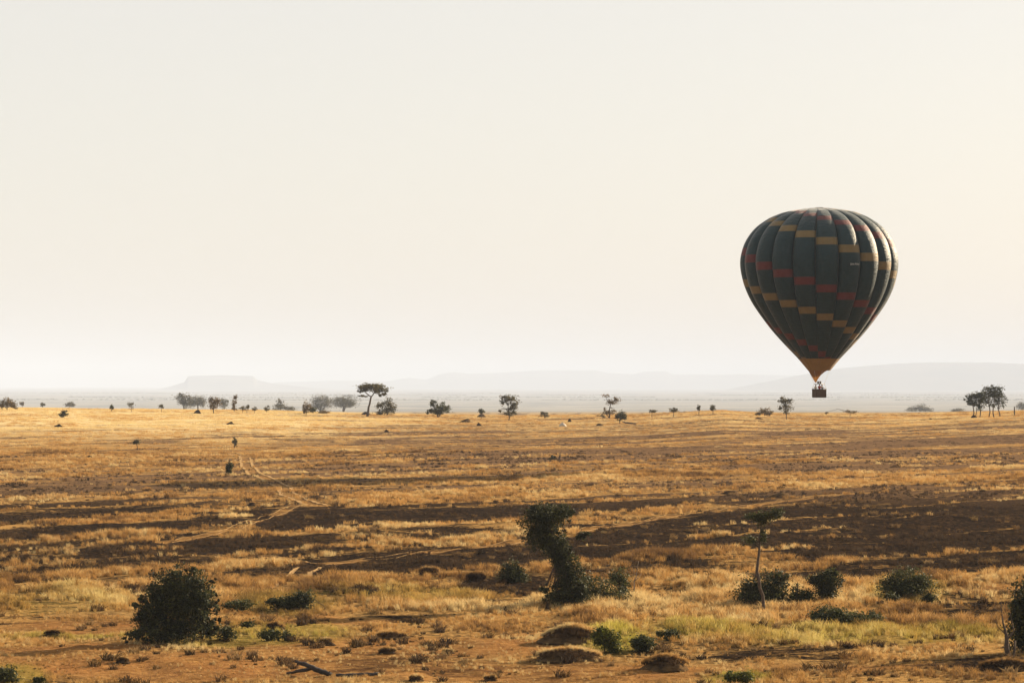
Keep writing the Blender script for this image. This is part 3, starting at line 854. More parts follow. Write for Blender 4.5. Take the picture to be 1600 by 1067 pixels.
plant('small_tree', 'small dark tree with a fallen log at its foot', TREE, (969, 662),
      [[(968, 663, .8), (969, 655, .7), (971, 648, .4)]], [(971, 648, 8, 6.5), (975, 653, 5, 3), (966, 652, 4, 3)], 700, .32, 'leaf_dark', group=G_R)
plant('thin_tree', 'upright feathery tree on a thin trunk below the balloon', TREE, (1229, 655),
      [[(1229, 655, .7), (1229, 645, .7), (1227, 634, .5), (1224, 624, .3)], [(1229, 640, .5), (1234, 630, .3)]],
      [(1226, 626, 8, 6), (1228, 634, 9, 7), (1233, 624, 5, 4), (1221, 622, 4, 3), (1228, 643, 5, 4), (1219, 637, 4, 4)], 1100, .32, 'leaf_olive', group=G_R, surf=1.4)
plant('bush', 'pale leafless-looking bush left of the upright feathery tree', SHRUB, (1195, 650), [[(1195, 650, .7), (1193, 642, .4)]],
      [(1194, 642, 8, 5), (1186, 646, 6, 3.5), (1203, 646, 6, 4)], 700, .34, 'leaf_dry', group=G_R, surf=1.4)
for lab, base, st, bl in (
    ('leafy acacia with clustered stems, left half of the dark grove at right', (1531, 652),
     [[(1520, 651, 1), (1521, 638, .8), (1518, 628, .5)], [(1531, 652, .9), (1532, 640, .7), (1531, 628, .5)], [(1524, 652, .6), (1526, 636, .5)]],
     [(1522, 620, 11, 6), (1513, 626, 6, 5), (1531, 618, 9, 6), (1530, 634, 8, 6), (1520, 630, 8, 5), (1534, 626, 8, 6)]),
    ('taller acacia with several bare stems, right half of the dark grove', (1552, 652),
     [[(1545, 651, .9), (1546, 635, .8), (1544, 622, .5)], [(1553, 652, 1), (1552, 635, .8), (1554, 620, .5)], [(1563, 655, 1.1), (1560, 640, .8), (1560, 622, .5)]],
     [(1545, 610, 11, 6), (1555, 608, 13, 5), (1564, 616, 8, 7), (1551, 618, 14, 8), (1562, 625, 9, 6), (1544, 626, 9, 5), (1556, 632, 8, 5), (1568, 632, 4, 5)])):
    plant('grove_acacia', lab, TREE, base, st, bl, 2000, .36, 'leaf_dark', group=G_R, surf=1.7)
plant('bush', 'brown spreading bush at the left end of the ridge', SHRUB, (11, 641), [[(11, 641, .8), (11, 632, .5)], [(4, 641, .6), (2, 632, .4)]],
      [(12, 629, 9, 6), (3, 632, 8, 5), (20, 634, 7, 5)], 1000, .36, 'leaf_dry', group=G_R, surf=1.5)
plant('bush', 'dark knobbly bush below the skyline at left', SHRUB, (99, 652), [[(99, 652, .7), (99, 646, .4)]], [(100, 645, 5, 4), (96, 649, 4, 3)], 450, .28, 'leaf_dark', group=G_R)
plant('small_tree', 'brown round-crowned tree on a single stem at left', TREE, (334, 646), [[(334, 647, .8), (334, 638, .7), (333, 630, .4)]],
      [(335, 629, 9, 7), (330, 625, 5, 4), (340, 626, 5, 4), (334, 636, 6, 4)], 900, .32, 'leaf_dry', group=G_R, surf=1.4)
plant('thin_tree', 'narrow tall leafy tree beside the mesa skyline', TREE, (366, 643), [[(366, 643, .9), (366, 632, .6), (368, 620, .3)]],
      [(367, 621, 4, 5), (366, 630, 4, 6), (366, 638, 5, 4)], 520, .3, 'leaf_dry', group=G_R, surf=1.4)
plant('bush', 'reddish brown shrub left of the paired grey trees', SHRUB, (479, 647), [[(479, 647, .7), (480, 636, .5)]], [(480, 635, 6, 6), (477, 643, 5, 4)], 600, .32, 'leaf_dry', group=G_R)
plant('bush', 'dark round shrub in front of the paired grey trees', SHRUB, (489, 646), [[(489, 646, .5), (489, 641, .3)]], [(489, 640, 6, 4)], 420, .3, 'leaf_mid', group=G_R)
plant('bush', 'low brown shrub right of the dark round shrub', SHRUB, (505, 646), [[(505, 646, .4), (505, 644, .3)]], [(505, 644, 8, 2.2)], 320, .3, 'leaf_dry', group=G_R)
plant('bush', 'spiky tufted bush just right of the centre tree', SHRUB, (851, 653), [[(851, 653, .7), (851, 647, .4)]], [(851, 648, 6, 4), (848, 645, 4, 2), (855, 645, 3, 2)], 420, .3, 'leaf_olive', group=G_R)
plant('bush', 'dark pointed shrub on the skyline left of the balloon', SHRUB, (1092, 640), [[(1092, 640, .6), (1092, 636, .4)]], [(1092, 638, 3.5, 2.5), (1092, 634.5, 2, 2)], 300, .28, 'leaf_olive', group=G_R)
plant('bush', 'dark domed shrub on the skyline nearest the balloon', SHRUB, (1114, 640), [[(1114, 640, .6), (1114, 636, .4)]], [(1114, 637, 5, 4)], 420, .28, 'leaf_olive', group=G_R)
plant('bush', 'low grey bush on the skyline left of the pointed shrub', SHRUB, (1052, 643), [[(1052, 643, .5), (1052, 641, .3)]], [(1052, 641, 7, 3), (1053, 637.5, 2, 2)], 360, .28, 'leaf_olive', group=G_R)
plant('bush', 'low dark hummock bush on the skyline right of centre', SHRUB, (1019, 645), [[(1019, 645, .5), (1019, 643, .3)]], [(1019, 643, 6, 2.2)], 260, .28, 'leaf_olive', group=G_R)
plant('bush', 'small bush capping an earth mound between the dark tree and centre tree', SHRUB, (752, 646), [[(752, 647, .5), (752, 643, .3)]], [(752, 642.5, 4, 3.5)], 320, .28, 'leaf_mid', group=G_R)
plant('bush', 'pale low bush on the skyline right of the basket', SHRUB, (1328, 646), [[(1328, 646, .4), (1328, 643, .3)]], [(1329, 643.5, 9, 2), (1290, 645, 4, 1.6)], 340, .28, 'leaf_dry', group=G_R)
plant('bush', 'small dark shrub leaning on the skyline left of the far grey pair', SHRUB, (174, 640), [[(174, 640, .5), (174, 636, .3)]], [(174, 636, 3, 3.5)], 260, .28, 'leaf_mid', group=G_R)
plant('dead_stump', 'dark leaning dead stump right of the grove', 'stump', (1585, 649), [[(1585, 649, 1.1), (1585, 642, 1), (1585, 635, .8)], [(1585, 645, .6), (1581, 647, .5)]], [], 0, .1, group=G_R)
for k, (px, w, h, lab) in enumerate((
    (379, 4, 3, 'tiny dark shrub right of the narrow tall tree'), (386, 3, 4, 'tiny upright shrub second right of the narrow tall tree'),
    (416, 6, 3.5, 'small shrub left of the grey double-topped bush'), (398, 4, 2.5, 'tiny low shrub between the narrow tree and the grey bush'),
    (252, 4, 3, 'tiny shrub left of the far grey pair'), (205, 6, 6, 'small wispy tree left of the far grey pair'))):
    gx = ground_at(px, 641 if px > 300 else 637.5)
    plant('shrub', lab, SHRUB, (px, 641 if px > 300 else 637.5), [[(px, 641 if px > 300 else 637.5, .4), (px, 638 - h * .4, .3)]],
          [(px, (641 if px > 300 else 637.5) - h * .9, w, h)], 200, .26, 'leaf_olive', group=G_R, D=gx[1])

# --- grey trees beyond the ridge
plant('spreading_tree', 'large grey round tree in haze, left of a flat-topped pair', TREE, (502, 643), [[(502, 644, 2), (502, 632, 1.4)], [(502, 636, 1), (494, 628, .6)], [(502, 636, 1), (511, 626, .6)]],
      [(502, 625, 15, 9), (492, 632, 9, 8), (512, 630, 8, 9), (500, 635, 14, 5)], 2600, .75, 'leaf_olive', D=2150, group=G_F, surf=1.8)
plant('spreading_tree', 'large grey flat-topped tree in haze left of the acacia', TREE, (537, 643), [[(537, 644, 1.8), (537, 636, 1.4), (533, 630, .8)], [(537, 636, 1), (548, 630, .6)]],
      [(538, 626, 18, 8), (527, 629, 9, 7), (549, 630, 11, 5), (538, 633, 15, 3)], 2600, .75, 'leaf_olive', D=2050, group=G_F, surf=1.8)
plant('spreading_tree', 'grey tree below the mesa, taller of the pair at left', TREE, (288, 641), [[(287, 641, 1.4), (287, 632, 1)]], [(287, 624, 12, 8), (282, 619, 6, 4), (291, 630, 9, 6), (296, 622, 5, 4)], 1900, .7, 'leaf_olive', D=1850, group=G_F, surf=1.7)
plant('spreading_tree', 'grey tree below the mesa, lower and broader of the pair', TREE, (309, 641), [[(309, 641, 1.4), (309, 633, 1)]], [(308, 626, 12, 7), (316, 630, 6, 6), (300, 630, 6, 6)], 1700, .7, 'leaf_olive', D=1950, group=G_F, surf=1.7)
plant('spreading_tree', 'grey tree half hidden behind the brown round-crowned tree', TREE, (350, 641), [[(350, 641, 1), (350, 634, .8)]], [(350, 630, 6, 6)], 700, .7, 'leaf_olive', D=1900, group=G_F)
plant('spreading_tree', 'grey double-topped bush tree left of the reddish shrub', TREE, (440, 642), [[(438, 642, 1), (437, 632, .7)]], [(437, 627, 5, 4), (440, 635, 9, 4), (452, 639, 10, 2.5), (434, 638, 6, 4)], 1300, .65, 'leaf_olive', D=1700, group=G_F)
plant('spreading_tree', 'pale grey wide bush tree in haze left of the grove', TREE, (1437, 645), [[(1437, 645, 1.2), (1437, 638, .8)]], [(1437, 637, 12, 5), (1425, 640, 8, 4), (1450, 641, 8, 3.5)], 1500, .8, 'leaf_olive', D=2500, group=G_F)
plant('spreading_tree', 'pale grey low bush in haze just left of the grove', TREE, (1496, 645), [[(1496, 645, 1), (1496, 641, .7)]], [(1497, 641.5, 9, 3.2), (1490, 643.5, 5, 2)], 800, .75, 'leaf_olive', D=2400, group=G_F)
plant('spreading_tree', 'pale grey bush in haze at the right edge', TREE, (1597, 642), [[(1597, 643, 1), (1597, 638, .7)]], [(1597, 635, 8, 5)], 800, .75, 'leaf_olive', D=2300, group=G_F)
plant('spreading_tree', 'small grey bush in haze right of the brown bush at far left', TREE, (108, 636), [[(108, 637, .8), (108, 633, .6)]], [(109, 632, 6, 3.5)], 600, .7, 'leaf_olive', D=1900, group=G_F)
plant('spreading_tree', 'tiny grey bush in haze, second right of the brown bush at far left', TREE, (67, 636), [[(67, 636, .6), (67, 633, .5)]], [(67, 632, 3.5, 2.5)], 300, .6, 'leaf_olive', D=1700, group=G_F)
plant('spreading_tree', 'thin grey bush in haze beside the brown bush at far left', TREE, (34, 636), [[(34, 636, .5), (34, 631, .4)]], [(34, 630.5, 4, 2.5)], 260, .6, 'leaf_dry', D=1700, group=G_F)

# --- dark belts of bush far out on the plain
def far_wood():
    g = np.random.default_rng(55)
    blobs = []
    for D0, amp in ((9800, 420), (11800, 600), (14000, 700), (17000, 900)):
        x = at(-200, D0)
        while x < at(1800, D0):
            r = g.uniform(2.5, 5)
            D = D0 + amp * (fbm(np.array(x / 700.0), np.array(D0 * .01), 3, 301) - .5) * 2 + g.normal(0, 25)
            if fbm(np.array(x / 420.0), np.array(D0 * .013), 3, 305) > .47:
                blobs.append((x, float(D), float(base_height(x, D)) + r * .45, r * 2.2, r, r * .7))
            x += r * g.uniform(1.6, 3.6)
    me = leaves_mesh('far_bush', blobs, 26000, 3.2, M['leaf_olive'], g, 2, 8, .25, .8)
    o = link(bpy.data.objects.new('far_bush', me))
    tag(o, 'distant belts of bush on the hazy plain beyond the ridge', 'bush', None, 'stuff')
far_wood()

# ------------------------------------------------------------------ mounds, stones and logs
MOUNDS = []
def mound(name, label, base, wpx, hpx, mat='mound', cat='mound', group='earth mounds', skew=0.0, deep=.8, lump=.5, seed=0):
    x, D, z = ground_at(*base)
    s = FPX / D
    rx, rz = wpx / 2 / s, hpx / s
    ry = rx * deep
    n, m = (32, 13) if D < 240 else (20, 7)
    MOUNDS.append((x, D, z, rx, ry, rz, mat == 'mound_dark'))
    V, F = [], []
    for j in range(m + 1):
        t = j / m
        for i in range(n):
            a = 2 * math.pi * i / n
            rr = 1 - t
            zz = rz * (.72 if D < 240 else 1.0) * (1 - rr ** 1.8) * (1.0 if j < m else 1.02)
            k = .75 + lump * 1.4 * (float(fbm(np.array(math.cos(a) * 1.6 + seed * 3.1), np.array(math.sin(a) * 1.6 + t * 2.2), 3, 400 + seed)) - .1)
            V.append((rx * rr * math.cos(a) * k + skew * rx * t, ry * rr * math.sin(a) * k,
                      -.12 + (zz + .12) * (.75 + .5 * float(fbm(np.array(math.cos(a) * rr * 2.2 + seed), np.array(math.sin(a) * rr * 2.2), 4, 410 + seed)))))
    for j in range(m):
        for i in range(n):
            F.append((j * n + i, j * n + (i + 1) % n, (j + 1) * n + (i + 1) % n, (j + 1) * n + i))
    o = link(bpy.data.objects.new(name, np_mesh(name, V, F, M[mat], True)))
    o.location = (x, D, z)
    tag(o, label, cat, group)

for k, a in enumerate((
    ('earth_mound', 'broad grassy mound left of the bright yellow-green bush', (890, 1002), 92, 27, 'mound', .1),
    ('earth_mound', 'second grassy mound just below the broad one', (888, 1030), 108, 20, 'mound', .1),
    ('earth_mound', 'rough earth mound below the dark little bush', (1040, 1046), 80, 26, 'mound', .1),
    ('earth_mound', 'domed dark mound above the green patch at left', (430, 984), 34, 13, 'mound_dark', 0),
    ('earth_mound', 'pointed dark mound above the fallen branches', (510, 1008), 26, 12, 'mound_dark', 0),
    ('earth_mound', 'low flat mound right of the pointed dark one', (606, 1020), 32, 7, 'mound_dark', .1),
    ('earth_mound', 'flat grassy bank between the pointed mound and the leaning tree', (612, 996), 52, 8, 'mound', .2),
    ('earth_mound', 'small low mound in bare soil right of the flat ones', (700, 1021), 22, 6, 'mound_dark', 0),
    ('earth_mound', 'dark little mound at the bottom right of the fallen log', (650, 1064), 26, 9, 'mound_dark', 0),
    ('earth_mound', 'knobbly dark mound at the bottom near centre', (766, 1063), 22, 8, 'mound_dark', 0),
    ('earth_mound', 'low dark mound left of the big round bush', (86, 994), 36, 9, 'mound_dark', 0),
    ('earth_mound', 'small dark mound below the big round bush', (192, 1036), 24, 9, 'mound_dark', 0),
    ('earth_mound', 'sloping dark bank left of the round dark bush', (745, 908), 34, 13, 'mound_dark', .5),
    ('earth_mound', 'low mound on the burnt strip above the dark bank', (672, 897), 34, 8, 'mound_dark', 0),
    ('earth_mound', 'dark broad bank under the broken bare trunk', (1570, 1046), 84, 18, 'mound_dark', .2),
    ('earth_mound', 'grassy mound on the burnt strips right of the slender tree', (1298, 832), 34, 6, 'mound', .3),
    ('earth_mound', 'small mound on the burnt strips beside the slender tree', (1234, 832), 22, 5, 'mound_dark', 0),
    ('earth_mound', 'straw-topped mound where the long track climbs', (1218, 777), 40, 8, 'mound', .3),
    ('earth_mound', 'flat dark mound left of the straw-topped one', (1140, 771), 26, 5, 'mound_dark', .2),
    ('earth_mound', 'dark mound beside the winding track', (394, 790), 18, 5, 'mound_dark', 0),
    ('earth_mound', 'low dark mound at the edge of the pale upper field', (140, 717), 13, 6, 'mound_dark', 0),
    ('earth_mound', 'peaked mound under the small capping bush', (752, 652), 15, 6, 'mound', 0),
    ('earth_mound', 'long mound on the slope left of the centre tree', (727, 660), 18, 6, 'mound', .5),
    ('earth_mound', 'small dark mound below the long one', (748, 665), 8, 4.5, 'mound_dark', 0),
    ('earth_mound', 'pointed mound below the bushy tree beside the acacia', (604, 675), 8, 4, 'mound_dark', 0),
    ('earth_mound', 'mound at the foot of the curved acacia trunk', (571, 648), 14, 5, 'mound_dark', .2),
    ('earth_mound', 'small dark mound with shrub left of the brown round tree', (308, 646), 11, 6, 'mound_dark', .4),
    ('earth_mound', 'low dark mound high in the left field', (360, 663), 14, 4, 'mound_dark', .2),
    ('earth_mound', 'low dark mound below the knobbly bush', (91, 667), 14, 4, 'mound_dark', .2),
    ('earth_mound', 'flat mound on the slope below the sparse tree', (937, 665), 12, 4, 'mound', 0),
    ('earth_mound', 'dark clod just above the pale stone', (890, 659), 7, 5, 'mound_dark', 0),
    ('earth_mound', 'flat mound below the pale leafless-looking bush', (1185, 655), 15, 3, 'mound', 0),
    ('earth_mound', 'dark mound under the left stems of the grove', (1522, 653), 11, 5, 'mound_dark', 0),
    ('earth_mound', 'tiny dark mound on the bare right slope', (1454, 656), 6, 3, 'mound_dark', 0))):
    mound(*a[:6], skew=a[6], seed=k)
mound('stone', 'pale pointed stone on the slope right of the centre tree', (879, 666), 13, 6, 'rock', 'stone', None, .1, .8, .4, 77)

def log(name, label, base, stems, mat, cat='log', dz=0.0):
    x, D, z = ground_at(*base)
    s = FPX / D
    o = empty(name, (x, D, z)); tag(o, label, cat)
    for i, st in enumerate(stems):
        bm = bmesh.new()
        pts = [Vector(((p[0] - base[0]) / s, (p[3] if len(p) > 3 else 0.0), max((base[1] - p[1]) / s, 0) + p[2] / s * .6)) for p in st]
        P, R = [], []
        for q in range(len(pts) - 1):
            for t in (0, .33, .66):
                v = pts[q].lerp(pts[q + 1], t)
                if t: v += Vector(rng.normal(0, .018, 3))
                P.append(v); R.append((st[q][2] * (1 - t) + st[q + 1][2] * t) / s * rng.uniform(.88, 1.12))
        P.append(pts[-1]); R.append(st[-1][2] / s)
        tube(bm, P, R, 9)
        bm_obj('trunk' if i == 0 else 'branch', bm, M[mat], o)
log('fallen_branch', 'charred forked branch propped up on the ground at the bottom', (505, 1056),
    [[(519, 1056, 3.2), (503, 1052, 4.2), (488, 1045, 4), (475, 1039, 3.4), (461, 1034, 2.2)], [(488, 1046, 3, .2), (472, 1050, 2.8, .4), (446, 1055, 1.8, .7)], [(513, 1055, 1.6), (515, 1049, 1)], [(466, 1040, 1.3), (464, 1035, .6)]], 'char')
log('fallen_log', 'straight charred log lying right of the forked branch', (560, 1057),
    [[(525, 1056, 2.2), (545, 1057, 3.2), (565, 1056, 3.6), (592, 1055, 3.6)], [(536, 1056, 1), (532, 1053, .6)]], 'char')
log('fallen_log', 'dark log lying beside the small dark tree on the ridge', (984, 663),
    [[(972, 659, .5), (978, 661, 1.2), (986, 662, 1.5), (994, 663, 1.1)], [(978, 661, .6), (975, 658, .3)]], 'bark')

# ------------------------------------------------------------------ the grass itself
grass_field('grass', 'dry golden grass of the near ground with green hollows', 112, 235, 135000, 'near', .80, 1.2, 201)
grass_field('grass', 'straw grass standing in stripes between the burnt strips', 232, 440, 110000, 'mid', .55, 1.5, 202)
grass_field('grass', 'pale grass on the upper slope below the ridge trees', 436, 815, 85000, 'far', .36, 1.4, 203)

def tussocks():
    """dark withered tussocks and burnt clods strewn through the near grass; some dark tufts stand in for shade"""
    g = np.random.default_rng(77)
    n = 60000
    D = np.sqrt(g.uniform(112 ** 2, 330 ** 2, n))
    x = g.uniform(-1, 1, n) * (.215 * D + 6)
    px, py = project(x, D, base_height(x, D))
    f = np.maximum(fbm(x / 4.0, D / 6.0, 3, 501) - .53, 0) * 1.5
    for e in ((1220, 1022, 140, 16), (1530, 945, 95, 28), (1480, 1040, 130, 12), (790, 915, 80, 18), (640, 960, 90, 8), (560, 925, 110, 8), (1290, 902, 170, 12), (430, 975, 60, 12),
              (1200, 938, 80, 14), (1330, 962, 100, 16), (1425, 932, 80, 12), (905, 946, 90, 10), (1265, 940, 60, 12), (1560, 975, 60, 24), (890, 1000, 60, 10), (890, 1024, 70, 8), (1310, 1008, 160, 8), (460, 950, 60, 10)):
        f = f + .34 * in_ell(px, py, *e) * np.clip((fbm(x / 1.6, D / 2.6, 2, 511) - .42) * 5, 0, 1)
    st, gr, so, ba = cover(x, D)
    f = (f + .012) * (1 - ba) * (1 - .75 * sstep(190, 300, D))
    k_ = g.random(n) < f
    x, D = x[k_], D[k_]
    n = len(x)
    tone = np.stack((g.random(n) ** 1.5 * .95, .25 * (g.random(n) < .3), np.clip(.75 + .25 * g.random(n), 0, 1), np.ones(n)), -1)
    sc = .22 + 1.0 * g.random(n) ** 2.2
    pos = np.stack((x, D, height(x, D)), -1)
    points_obj('dry_scrub', pos, tone, np.stack((sc * 1.15, sc * 1.15, sc * .8), -1), GRP['scrub'], len(PRO['scrub']), 'dark withered tussocks and clods strewn through the near grass, partly in place of shade', 'scrub')
PRO['scrub'] = protos('scrub_tuft', 5, blades=46, h=.42, spread=.26, bw=.05, lean=1.1)
GRP['scrub'] = scatter_group('scrub_scatter', PRO['scrub'])
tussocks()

# ------------------------------------------------------------------ hot air balloon
BD = 380.0                       # the basket is about a metre deep and 12 px tall: some 380 m away
BS = FPX / BD                    # photo px per metre there
BZ = BS * 3.336                  # px of the 3.336x working zoom per metre
def fabric(name, c, spec=.3, rough=.5, trans=.10, sheen=.3):
    m, nt, b = new_mat(name)
    n = noise_node(nt, 1.3, 4, .6)
    nt.links.new(ramp(nt, n.outputs[0], [(.3, tuple(v * .88 for v in c)), (.7, tuple(v * 1.1 for v in c))]), b.inputs['Base Color'])
    b.inputs['Roughness'].default_value = rough
    b.inputs['Specular IOR Level'].default_value = spec
    b.inputs['Sheen Weight'].default_value = sheen
    b.inputs['Sheen Roughness'].default_value = .3
    tr = nt.nodes.new('ShaderNodeBsdfTranslucent'); tr.inputs[0].default_value = (*c, 1)
    mx = nt.nodes.new('ShaderNodeMixShader'); mx.inputs[0].default_value = trans
    tc = nt.nodes.new('ShaderNodeTexCoord'); mp = nt.nodes.new('ShaderNodeMapping')
    mp.inputs['Scale'].default_value = (1.0, 1.0, 3.2)
    nt.links.new(tc.outputs['Object'], mp.inputs['Vector'])
    bump(nt, b, noise_node(nt, 1.5, 5, .62, mp.outputs[0]).outputs[0], .55, .22)
    nt.links.new(b.outputs[0], mx.inputs[1]); nt.links.new(tr.outputs[0], mx.inputs[2])
    nt.links.new(mx.outputs[0], nt.nodes['Material Output'].inputs[0])
    return m
M['env'] = fabric('dark_green_nylon', (.0045, .021, .025), .20, .5, .006, .22)
M['env_y'] = fabric('yellow_nylon', (.145, .098, .036), .2, .55, .06)
M['env_r'] = fabric('red_nylon', (.092, .0175, .017), .2, .55, .08)
M['env_m'] = fabric('mouth_yellow_nylon', (.22, .125, .030), .15, .65, .08)
M['scoop'] = fabric('orange_scoop_nylon', (.22, .10, .024), .2, .6, .2)
M['wicker'] = plain_mat('brown_wicker', (.045, .032, .024), (.10, .066, .045), 14, .8, .2, .8, .03)
M['leather'] = plain_mat('dark_leather', (.03, .022, .018), (.05, .036, .028), 6, .6, .3)
M['steel'] = plain_mat('burner_steel', (.16, .15, .14), (.28, .26, .24), 6, .4, .5)
M['cable'] = plain_mat('pale_rope', (.45, .42, .37), (.6, .56, .5), 6, .8, .2)
M['paint_white'] = plain_mat('white_lettering', (.45, .44, .41), (.52, .5, .47), 6, .8, .2)

def build_balloon():
    floor_py = 621.0
    bx = at(1280, BD)
    zb = CAMZ + (HY - floor_py) / BS
    root = empty('hot_air_balloon', (bx, BD, zb))
    tag(root, 'dark green hot air balloon with spiral red and yellow panels and wicker basket', 'balloon')
    # profile (working zoom px: row, radius), apex to mouth
    P = np.array([(50, 0), (52, 40), (57, 92), (70, 172), (84, 215), (108, 268), (157, 335), (222, 383), (290, 407), (345, 412.5), (405, 404),
                  (470, 385), (540, 352), (618, 300), (692, 243), (760, 182), (835, 110), (897, 58)], float)
    # Catmull-Rom
    pts = []
    Q = np.vstack(([50, -40], P, P[-1] + (P[-1] - P[-2])))
    for i in range(1, len(Q) - 2):
        for t in np.linspace(0, 1, 24, endpoint=False):
            p0, p1, p2, p3 = Q[i - 1], Q[i], Q[i + 1], Q[i + 2]
            pts.append(.5 * ((2 * p1) + (-p0 + p2) * t + (2 * p0 - 5 * p1 + 4 * p2 - p3) * t * t + (-p0 + 3 * p1 - 3 * p2 + p3) * t ** 3))
    pts.append(P[-1]); pts = np.array(pts); pts[:, 1] = np.maximum(pts[:, 1], 0)
    arc = np.concatenate(([0], np.cumsum(np.hypot(*np.diff(pts, axis=0).T))))
    row_at = lambda s_: np.interp(s_, arc, pts[:, 0])
    rad_at = lambda s_: np.interp(s_, arc, pts[:, 1])
    s_of_row = lambda r_: np.interp(r_, pts[:, 0], arc)
    s10 = s_of_row(463); pan = (s_of_row(608) - s10) / 4.0
    s_mouth = s_of_row(835)
    rowz = lambda r_: ((floor_py - 310) * 3.336 - r_) / BZ          # metres above the basket floor
    NG = 20; half = math.pi / NG
    # break points along each gore
    brk = [s10 + (i - 10) * pan for i in range(-6, 40)]
    brk = [b for b in brk if pan * .3 < b < s_mouth - 1]
    brk = [0.0] + brk + [s_mouth]
    idx0 = [int(round((b - s10) / pan)) + 10 for b in brk[:-1]]
    idx0[0] = idx0[1] - 1
    T = np.sin(np.linspace(-1, 1, 17) * math.pi / 2)
    def surf(s_, t, k):
        R = rad_at(s_) / BZ
        row = row_at(s_)
        seam = .90 if row < 480 else .90 + .07 * min((row - 480) / 355, 1)
        bulge = (1 - seam) * 1.0
        a = k * 2 * half + t * half
        r = R * (seam * math.cos(half) / math.cos(t * half) + (bulge + (seam - seam * math.cos(half))) * (max(1 - t * t, 0)) ** .54)
        return (r * math.sin(a), -r * math.cos(a), rowz(row))
    def strip(name, k, ranges, mat, parent, sub):
        V, F = [], []
        for (a, b) in ranges:
            ss = np.linspace(a, b, sub + 1)
            o = len(V)
            for s_ in ss:
                V += [surf(s_, t, k) for t in T]
            nt_ = len(T)
            for i in range(sub):
                for j in range(nt_ - 1):
                    q = o + i * nt_ + j
                    F.append((q, q + 1, q + nt_ + 1, q + nt_))
        me = np_mesh(name, V, F, mat, True)
        return link(bpy.data.objects.new(name, me), parent)
    for k in range(NG):
        kk = k if k <= NG // 2 else k - NG
        dark, col = [], []
        for a, b, i in zip(brk[:-1], brk[1:], idx0):
            r_ = (i - kk) % 10
            if r_ == 0 and a > 0: col.append((a, b, 'env_r'))
            elif r_ == 4 and a > 0: col.append((a, b, 'env_y'))
            else: dark.append((a, b))
        # merge neighbouring dark ranges
        mg = []
        for a, b in dark:
            if mg and abs(mg[-1][1] - a) < 1e-6: mg[-1] = (mg[-1][0], b)
            else: mg.append((a, b))
        V0 = strip('gore', kk, mg, M['env'], root, 14)
        for a, b, m in col:
            strip('red_panel' if m == 'env_r' else 'yellow_panel', kk, [(a, b)], M[m], V0, 4)
    for k in range(NG):              # load tapes sewn over the seams
        bm = bmesh.new()
        tp = [Vector(surf(s_, 1.0, k)) for s_ in np.linspace(pan * .4, s_mouth, 40)]
        tube(bm, [p_ * 1.0 + Vector((p_.x, p_.y, 0)).normalized() * .012 for p_ in tp], [.028] * 40, 5)
        bm_obj('load_tape', bm, M['leather'], root)
    # mouth skirt: yellow, gathered by the same ribs
    V, F = [], []
    rows = np.linspace(835.5, 897, 7); na = 160
    for r_ in rows:
        s_ = s_of_row(r_)
        for i in range(na):
            a = 2 * math.pi * i / na
            R = rad_at(s_) / BZ * (.985 + .02 * abs(math.cos(a * NG / 2)))
            V.append((R * math.sin(a), -R * math.cos(a), rowz(r_)))
    for j in range(len(rows) - 1):
        for i in range(na):
            F.append((j * na + i, j * na + (i + 1) % na, (j + 1) * na + (i + 1) % na, (j + 1) * na + i))
    link(bpy.data.objects.new('mouth_skirt', np_mesh('mouth_skirt', V, F, M['env_m'], True)), root)
    # scoop: longer cloth on the left front, drawn down towards the burner
    V, F = [], []
    nr, ns = 10, 60
    a0 = math.radians(-62)
    for j in range(nr + 1):
        for i in range(ns + 1):
            da = math.radians(-105 + 210 * i / ns)
            drop = max(math.cos(da * .857), 0) ** 1.5
            r_ = 896.5 + 64 * drop * j / nr
            R = np.interp(r_, [896, 920, 945, 961], [58, 44, 30, 21]) / BZ * .99
            a = a0 + da
            V.append((R * math.sin(a), -R * math.cos(a), rowz(r_)))
    for j in range(nr):
        for i in range(ns):
            q = j * (ns + 1) + i
            F.append((q, q + 1, q + ns + 2, q + ns + 1))
    link(bpy.data.objects.new('scoop', np_mesh('scoop', V, F, M['scoop'], True)), root)
    # crown ring
    bm = bmesh.new()
    ring = [(.55 * math.sin(2 * math.pi * i / 24), .55 * math.cos(2 * math.pi * i / 24), rowz(50) + .02) for i in range(25)]
    tube(bm, ring, [.03] * 25, 6); bm_obj('crown_ring', bm, M['leather'], root)
    # registration letters on the gore right of the front one
    cu = bpy.data.curves.new('registration', 'FONT'); cu.body = '5H-PWE'; cu.size = .36; cu.align_x = 'CENTER'; cu.extrude = .0
    tmp = bpy.data.objects.new('registration', cu); COL.objects.link(tmp)
    dg = bpy.context.evaluated_depsgraph_get()
    me = bpy.data.meshes.new_from_object(tmp.evaluated_get(dg))
    bpy.data.objects.remove(tmp); bpy.data.curves.remove(cu)
    sr = s_of_row(364)
    for v in me.vertices:
        X, Y = v.co.x * 1.15, v.co.y
        R = rad_at(sr) / BZ
        t = X / (R * half)
        t = max(min(t + .25, .97), -.97)
        q = Vector(surf(s_of_row(364 - Y * BZ), t, 1))
        nrm = Vector((q.x, q.y, 0)).normalized()
        v.co = q + nrm * .025
    me.materials.append(M['paint_white'])
    link(bpy.data.objects.new('registration_lettering', me), root)
    # basket, turned so that two faces show
    rz = math.radians(24)
    bm = bmesh.new()
    L, Wd, Hh, th = 1.55, 1.10, 1.02, .05
    ca, sa = math.cos(rz), math.sin(rz)
    rot = lambda X, Y, Z: (X * ca - Y * sa, X * sa + Y * ca, Z)
